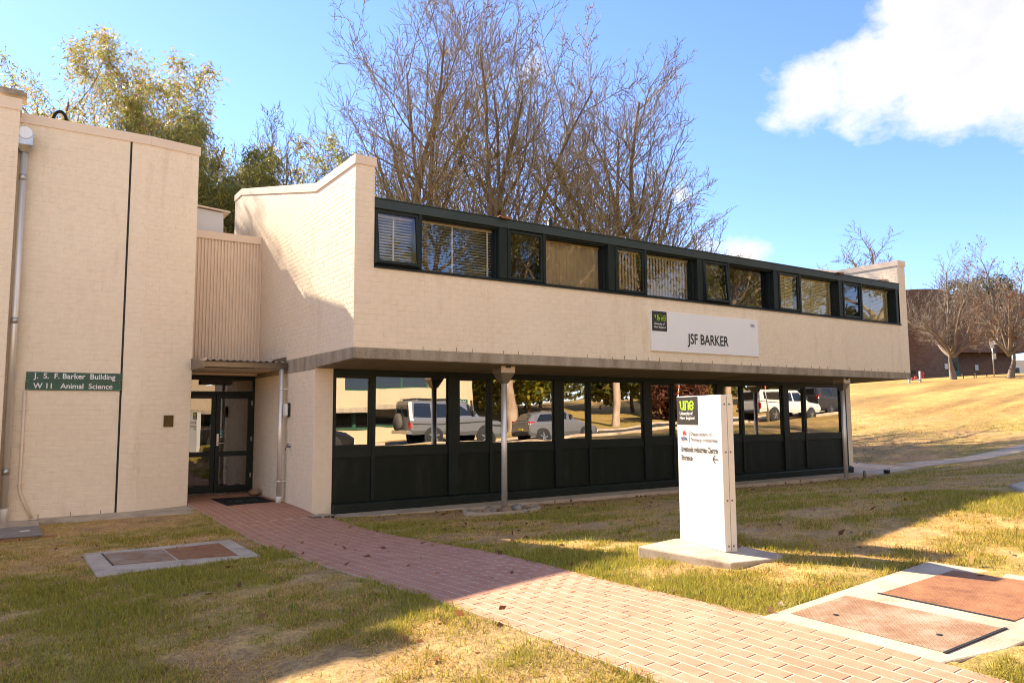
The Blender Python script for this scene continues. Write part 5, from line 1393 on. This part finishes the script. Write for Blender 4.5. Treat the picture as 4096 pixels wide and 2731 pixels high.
m = MB(); p = Vector((47.7,15.2,hz+.2)); m.tube([p+ex*-.48, p+ex*.30], .05, 10); part('cross_pipe', m, 'white_paint', hd)
for k, z in ((-.25,.24),(-.02,.34),(.48,.62),(.48,.40)):
    p = Vector((47.7,15.2,hz+z))+ex*k; m = MB(); m.lathe([(.02,-.06),(.10,-.05),(.11,.03),(.05,.07)], tuple(p), 'Y', 12); part('valve', m, 'red_ink', hd)
m = MB(); p = Vector((47.7,15.2,hz+.62)); m.prism([p+ex*-.34, p+ex*.02, p+ex*.02+Vector((0,0,.22)), p+ex*-.34+Vector((0,0,.22))], (0.02,.03,0)); part('plate', m, 'black', hd)
ps = thing('parking_sign', 'thin post carrying small white parking plates on the hill', 'sign', (52.2,12.2,g1(52.2,12.2)))
z = g1(52.2,12.2); m = MB(); m.tube([(52.2,12.2,z-.3),(52.2,12.2,z+2.6)], .035, 8); part('post', m, 'galvanised', ps)
for ox, z0, z1 in ((-.22,2.15,2.62),(.16,2.2,2.66),(-.20,1.95,2.12),(-.08,1.2,1.6)):
    p = Vector((52.2,12.2,z))+ex*ox*.8-Vector((.03,.04,0)); m = MB(); m.prism([p+Vector((0,0,z0)), p+ex*.27+Vector((0,0,z0)), p+ex*.27+Vector((0,0,z1)), p+Vector((0,0,z1))], (.02,.03,0)); pl_ = part('plate', m, 'sign_white', ps)
for x, y in ((50.9,13.2),(51.4,12.6)):
    z = g1(x,y); bn = thing('bench', 'dark low bench before the brown brick wall ' + ('beside the teal doorway' if x < 51 else 'near the parking sign post'), 'bench', (x,y,z), 'benches on the hill')
    p = Vector((x,y,z)); m = MB(); m.prism([p-ex*.45+Vector((0,0,.22)), p+ex*.45+Vector((0,0,.22)), p+ex*.45+Vector((.12,.2,.22)), p-ex*.45+Vector((.12,.2,.22))], (0,0,.05)); part('seat', m, 'black', bn)
    for k in (-.38,.38): m = MB(); m.tube([p+ex*k+Vector((.05,.08,-.1)), p+ex*k+Vector((.05,.08,.22))], .03, 6); part('leg', m, 'black', bn)

# ------------------------------------------------------------------ across the road (mirrored in the glass)
oc = thing('opposite_building', 'cream brick building with green window bands across the road', 'building', (5,-25,0))
yo = -22.6; zg = -.2
m = MB(); m.box(-30, 16.2, yo-7, yo-.9, zg-.5, .95); m.box(-30, 16.2, yo-7, yo-.9, .95, 1.0); part('lower_wall', m, 'cream_opposite', oc)
m = MB(); m.box(-30, 16.2, yo-7, yo-.9, 1.72, 1.80); m.box(-30, 16.2, yo-6, yo-1.05, 1.0, 1.72); part('lower_window_band', m, 'car_glass', oc)
m = MB()
for k in range(18): m.box(15.2-k*2.6, 15.35-k*2.6, yo-1.06, yo-.9, 1.0, 1.72)
m.box(-30, 16.2, yo-.95, yo-.85, .93, 1.02); part('window_frame', m, 'sign_green', oc)
m = MB(); m.box(-30, 16.6, yo-7, yo, 1.80, 2.02); part('floor_slab', m, 'concrete_edge', oc)
m = MB(); m.box(-30, 16.6, yo-7, yo+.0, 2.021, 2.95); m.box(13.9, 16.6, yo-7, yo, 2.95, 5.3); m.box(-30, 9.2, yo-7, yo, 2.95, 5.3); m.box(9.2, 13.9, yo-7, yo, 4.3, 5.3)
ow = part('upper_wall', m, 'cream_opposite', oc)
m = MB(); m.box(9.2, 13.9, yo-.5, yo-.25, 2.95, 4.3); up = part('window', m, 'sign_green', oc)
for k in range(3): m = MB(); m.box(9.3+k*1.55, 10.7+k*1.55, yo-.25, yo-.22, 3.05, 4.25); part('pane', m, 'car_glass', up)
m = MB(); m.box(15.55, 16.25, yo+.002, yo+.02, 2.08, 2.34); sb = solo('number_board', m, 'sign_green', 'small green building number board on the cream building across the road', 'sign')
text('lettering', 'W23', 'letter_white', sb, .46, .13, lambda x, y, e: Vector((16.13-x, yo+.022+e, 2.145+y)))
# a fire hydrant and marker posts on the verge
hx_, hy_ = 24.6, -13.2
hy = thing('fire_hydrant', 'grey standpipe hydrant with two red hand wheels on the verge', 'fire hydrant', (hx_,hy_,g1(hx_,hy_)))
z = g1(hx_,hy_); m = MB(); m.tube([(hx_,hy_,z-.2),(hx_,hy_,z+.95)], .07, 12); part('standpipe', m, 'galvanised', hy)
m = MB(); m.tube([(hx_-.3,hy_,z+.98),(hx_+.3,hy_,z+.98)], .06, 10); m.lathe([(.09,.9),(.10,1.06),(.05,1.12)], (hx_,hy_,z), 'Z', 12); part('head', m, 'galvanised', hy)
for s in (-1, 1): m = MB(); m.lathe([(.03,0),(.13,.01),(.13,.04),(.03,.05)], (hx_+s*.34-.02,hy_,z+.98), 'X', 14); part('hand_wheel', m, 'red_ink', hy)
for (x, y, lb) in ((22.9,-13.4,'slim marker post with orange bands beside the fire hydrant'), (28.0,-12.2,'slim marker post with an orange band in front of the white utility truck')):
    z = g1(x,y); pt = thing('marker_post', lb, 'post', (x,y,z), 'marker posts on the verge'); m = MB(); m.tube([(x,y,z-.2),(x,y,z+2.6)], .035, 8); part('pole', m, 'galvanised', pt)
    m = MB(); m.tube([(x,y,z+1.65),(x,y,z+1.85)], .045, 8); m.tube([(x,y,z+1.95),(x,y,z+2.1)], .045, 8); part('band', m, 'orange', pt) if 'orange' in MATS else (MATS.__setitem__('orange', simple('orange', (.62,.14,.02), .5)), part('band', m, 'orange', pt))

# ------------------------------------------------------------------ parked vehicles on the road
simple('car_silver', (.27,.265,.26), .28, .6, .5); simple('car_white', (.60,.57,.52), .25, 0, .6); simple('car_charcoal', (.045,.045,.048), .22, .3, .6); simple('car_black', (.012,.012,.013), .15, 0, .6)
simple('tyre', (.018,.017,.016), .85); simple('alloy', (.55,.54,.52), .3, .9); simple('lamp_red', (.45,.015,.01), .2); simple('canvas', (.10,.09,.075), .9); simple('plate_yellow', (.65,.50,.05), .5); simple('trim_black', (.02,.02,.02), .6)
def vehicle(name, label, loc, rot, body, st, wheels, wr, side_win, paint, rear_lamps, extras=None, ww=.22, rimmat='alloy'):
    """st: stations (x, z bottom, z belt, z top, half width, half width at top) from tail to nose"""
    t = thing(name, label, 'car', loc, None, rot)
    m = MB(); rows = []
    for x, zb, zbelt, zt, hw, tw in st:
        rows.append([(x,-hw*.93,zb),(x,-hw,zb+.18),(x,-hw,zbelt-.08),(x,-hw*.975,zbelt),(x,-tw,zt-.05),(x,-tw+.10,zt),(x,tw-.10,zt),(x,tw,zt-.05),(x,hw*.975,zbelt),(x,hw,zbelt-.08),(x,hw,zb+.18),(x,hw*.93,zb)])
    for a, b in zip(rows[:-1], rows[1:]):
        for j in range(11): m.quad(a[j], a[j+1], b[j+1], b[j])
        m.quad(a[11], a[0], b[0], b[11])
    m.poly(rows[0][::-1]); m.poly(rows[-1])
    bo = part('body', m, paint, t, wc=False, bevel=.03)
    def surf(x, z):
        for a, b in zip(st[:-1], st[1:]):
            if a[0] <= x <= b[0]:
                f = (x-a[0])/(b[0]-a[0]+1e-9); zbt, zt, hw, tw = [a[i]+(b[i]-a[i])*f for i in (2,3,4,5)]
                if z <= zbt: return hw
                return hw*.975+(tw-hw*.975)*min(1, (z-zbt)/(zt-.05-zbt+1e-6))
        return st[0][4]
    for s in (-1, 1):
        for pts in side_win:
            g_ = MB(); P = [(x, s*(surf(x, z)+.012), z) for x, z in pts]; g_.prism(P, (0, -s*.02, 0)); part('window', g_, 'car_glass', t, wc=False)
        for wx in wheels:
            a_ = MB(); a_.lathe([(wr+.07,-.01),(wr+.07,.02)], (wx, s*(surf(wx, .5)+.0)-(.005 if s > 0 else .005), wr), 'Y', 24); part('wheel_arch', a_, 'trim_black', t, wc=False)
            w = MB(); yc = s*(surf(wx,.5)-ww+.04); w.lathe([(wr*.6,0),(wr*.97,.01),(wr,.05),(wr,ww-.05),(wr*.97,ww-.01),(wr*.6,ww)], (wx, yc if s > 0 else yc-ww, wr), 'Y', 28); wl_ = part('wheel', w, 'tyre', t, wc=False)
            q = MB(); yo_ = s*(surf(wx,.5)+.045)
            q.lathe([(wr*.20,-.004),(wr*.20,.004)], (wx, yo_, wr), 'Y', 16); q.lathe([(wr*.66,-.003),(wr*.66,.003)], (wx, yo_-s*.02, wr), 'Y', 24)
            for k in range(5):
                an = 2*PI*k/5+.3; ca, sa = math.cos(an), math.sin(an); hw_ = wr*.10
                q.prism([(wx+wr*.1*ca-hw_*sa, yo_, wr+wr*.1*sa+hw_*ca), (wx+wr*.64*ca-hw_*.8*sa, yo_, wr+wr*.64*sa+hw_*.8*ca), (wx+wr*.64*ca+hw_*.8*sa, yo_, wr+wr*.64*sa-hw_*.8*ca), (wx+wr*.1*ca+hw_*sa, yo_, wr+wr*.1*sa-hw_*ca)], (0, s*.012, 0))
            part('rim', q, rimmat, wl_, wc=False)
            hb_ = MB(); hb_.lathe([(wr*.60,-.002),(wr*.60,.002)], (wx, yo_-s*.012, wr), 'Y', 20); part('brake', hb_, 'trim_black', wl_, wc=False)
        for (x0, x1, z0, z1) in rear_lamps:
            lm_ = MB(); hw = surf(max(x0, st[0][0]), (z0+z1)/2); lm_.box(x0-.02, x1, min(s*(hw-.16), s*(hw+.012)), max(s*(hw-.16), s*(hw+.012)), z0, z1); part('tail_lamp', lm_, 'lamp_red', t, wc=False)
        h = MB(); x1 = st[-1][0]; hw = st[-1][4]; zz = st[-1][2]; h.box(x1-.12, x1+.02, min(s*(hw-.34), s*(hw-.02)), max(s*(hw-.34), s*(hw-.02)), zz-.22, zz-.06); part('headlight', h, 'sign_white', t, wc=False)
        mr = MB(); xm = max(p[0] for p in side_win[-1])-.12; zm = min(p[1] for p in side_win[-1])+.06; mr.box(xm-.06, xm+.08, min(s*(surf(xm,zm)), s*(surf(xm,zm)+.2)), max(s*(surf(xm,zm)), s*(surf(xm,zm)+.2)), zm, zm+.18); part('mirror', mr, 'trim_black', t, wc=False)
    if extras: extras(t, surf)
    return t
def bx(t, nm, mat, *b): m = MB(); m.box(*b); return part(nm, m, mat, t, wc=False, bevel=.015)
def x4(t, s):
    m = MB(); m.lathe([(.05,-.20),(.36,-.20),(.39,-.14),(.39,-.02),(.34,.0)], (-.02,-.25,1.02), 'X', 28); part('spare_wheel_cover', m, 'canvas', t, wc=False)
    bx(t, 'rear_window', 'car_glass', -.02, .01, -.70, -.05, 1.28, 1.76); bx(t, 'rear_window', 'car_glass', -.02, .01, .05, .70, 1.28, 1.76)
    bx(t, 'rear_bumper', 'alloy', -.16, .10, -.86, .86, .50, .66); bx(t, 'bull_bar', 'trim_black', 4.72, 4.86, -.80, .80, .50, 1.10)
    for x in (.35, 1.05, 1.75, 2.4): bx(t, 'roof_bar', 'trim_black', x, x+.07, -.68, .68, 1.97, 2.02)
    for y in (-.62, .58): bx(t, 'roof_rail', 'trim_black', .15, 2.7, y, y+.04, 2.02, 2.06)
    bx(t, 'snorkel', 'trim_black', 3.05, 3.13, .80, .90, 1.05, 2.0)
    for sgn in (-1, 1):
        m = MB(); m.box(.1, 4.6, min(sgn*.925, sgn*.945), max(sgn*.925, sgn*.945), .98, 1.02); part('side_moulding', m, 'trim_black', t, wc=False)
vehicle('four_wheel_drive', 'boxy silver four wheel drive with a covered spare wheel and roof bars', (10.0,-17.7,g1(10.4,-17.7)+.03), .02, None,
        [(0,.55,1.22,1.92,.89,.74),(.12,.48,1.22,1.96,.92,.76),(2.7,.46,1.22,1.96,.93,.76),(3.02,.46,1.22,1.85,.93,.74),(3.48,.46,1.22,1.27,.93,.86),(4.55,.48,1.16,1.20,.90,.80),(4.72,.60,1.08,1.12,.86,.76)],
        (1.05, 3.80), .40, [[(.16,1.30),(.95,1.30),(.95,1.82),(.20,1.82)],[(1.15,1.30),(1.95,1.30),(1.95,1.82),(1.15,1.82)],[(2.08,1.30),(3.22,1.30),(2.95,1.80),(2.08,1.82)]], 'car_silver', [(.0,.03,.78,1.05)], x4, .25)
def xh(t, s):
    bx(t, 'number_plate', 'plate_yellow', -.03, .0, -.20, .20, .50, .61)
    m = MB(); m.prism([(.06,-.56,1.02),(.06,.56,1.02),(.34,.50,1.36),(.34,-.50,1.36)], (-.03,0,.015)); part('rear_window', m, 'car_glass', t, wc=False)
    bx(t, 'rear_bumper', 'trim_black', -.03, .06, -.7, .7, .30, .48)
vehicle('hatchback', 'silver hatchback parked behind the four wheel drive', (16.1,-17.45,g1(16.5,-17.5)+.03), .03, None,
        [(0,.36,.94,.96,.82,.66),(.10,.28,.96,1.05,.87,.62),(.42,.24,.97,1.40,.88,.58),(1.2,.22,.96,1.47,.88,.60),(2.1,.22,.94,1.45,.88,.60),(2.75,.22,.93,1.15,.88,.64),(3.12,.22,.90,.95,.88,.76),(3.95,.26,.76,.80,.84,.70),(4.22,.36,.62,.66,.72,.58)],
        (.78, 3.38), .32, [[(.50,1.03),(1.30,1.01),(1.32,1.36),(.82,1.34)],[(1.40,1.01),(2.55,.99),(2.15,1.34),(1.42,1.37)]], 'car_silver', [(.04,.34,.86,1.02)], xh, .2)
def xu(t, s):
    bx(t, 'canopy', 'car_white', .02, 1.75, -.80, .80, 1.06, 1.68); 
    for sgn in (-1, 1): bx(t, 'canopy_window', 'car_glass', .35, 1.55, min(sgn*.795, sgn*.812), max(sgn*.795, sgn*.812), 1.18, 1.56)
    bx(t, 'tailgate', 'car_white', -.03, .02, -.76, .76, .66, 1.04); bx(t, 'rear_window', 'car_glass', -.005, .02, -.66, .66, 1.16, 1.58); bx(t, 'rear_bumper', 'trim_black', -.16, .0, -.8, .8, .50, .62)
vehicle('utility_truck', 'white dual cab utility with a canopy over its tray', (28.2,-13.6,g1(28.6,-13.6)+.03), .04, None,
        [(0,.55,1.02,1.07,.83,.76),(1.78,.52,1.02,1.07,.84,.76),(1.82,.50,1.04,1.70,.84,.66),(3.2,.50,1.04,1.72,.84,.66),(3.8,.50,1.04,1.12,.84,.74),(4.75,.52,.98,1.02,.82,.70),(4.9,.62,.90,.94,.78,.66)],
        (1.05, 3.95), .38, [[(1.95,1.12),(2.55,1.12),(2.55,1.58),(1.98,1.58)],[(2.65,1.12),(3.55,1.12),(3.25,1.58),(2.65,1.58)]], 'car_white', [(.0,.04,.72,.98)], xu, .24)
def xs(t, s): bx(t, 'rear_window', 'car_glass', .02, .05, -.62, .62, 1.20, 1.58); bx(t, 'number_plate', 'plate_yellow', -.03, .0, -.20, .20, .75, .87)
vehicle('family_wagon', 'dark grey wagon parked farther up the road beyond the white utility', (36.0,-15.6,g1(36.5,-15.6)+.03), .05, None,
        [(0,.42,1.10,1.15,.88,.74),(.08,.36,1.12,1.62,.93,.66),(.4,.32,1.12,1.72,.95,.68),(2.6,.30,1.08,1.74,.95,.70),(3.3,.30,1.06,1.40,.95,.72),(3.65,.30,1.04,1.08,.95,.80),(4.6,.34,.92,.96,.90,.74),(4.8,.44,.80,.84,.82,.66)],
        (.98, 3.75), .37, [[(.35,1.20),(1.3,1.18),(1.3,1.60),(.5,1.58)],[(1.42,1.18),(2.3,1.16),(2.3,1.62),(1.42,1.62)],[(2.4,1.16),(3.3,1.14),(2.85,1.56),(2.4,1.62)]], 'car_charcoal', [(.02,.24,1.0,1.22)], xs, .24)
vehicle('black_sedan', 'black sedan parked at the kerb opposite the entrance', (2.75,-17.2,g1(5,-17.2)+.03), .0, None,
        [(0,.40,.90,.94,.78,.66),(.15,.30,.94,1.02,.86,.68),(.95,.24,.94,1.05,.88,.66),(1.5,.22,.93,1.42,.88,.58),(2.6,.22,.92,1.43,.88,.58),(3.35,.22,.90,.98,.88,.74),(4.3,.26,.80,.84,.84,.70),(4.55,.36,.66,.70,.74,.60)],
        (.85, 3.60), .33, [[(1.25,1.0),(2.0,.99),(2.0,1.34),(1.55,1.34)],[(2.1,.99),(3.1,.97),(2.65,1.32),(2.1,1.36)]], 'car_black', [(.02,.28,.80,.96)], None, .2)
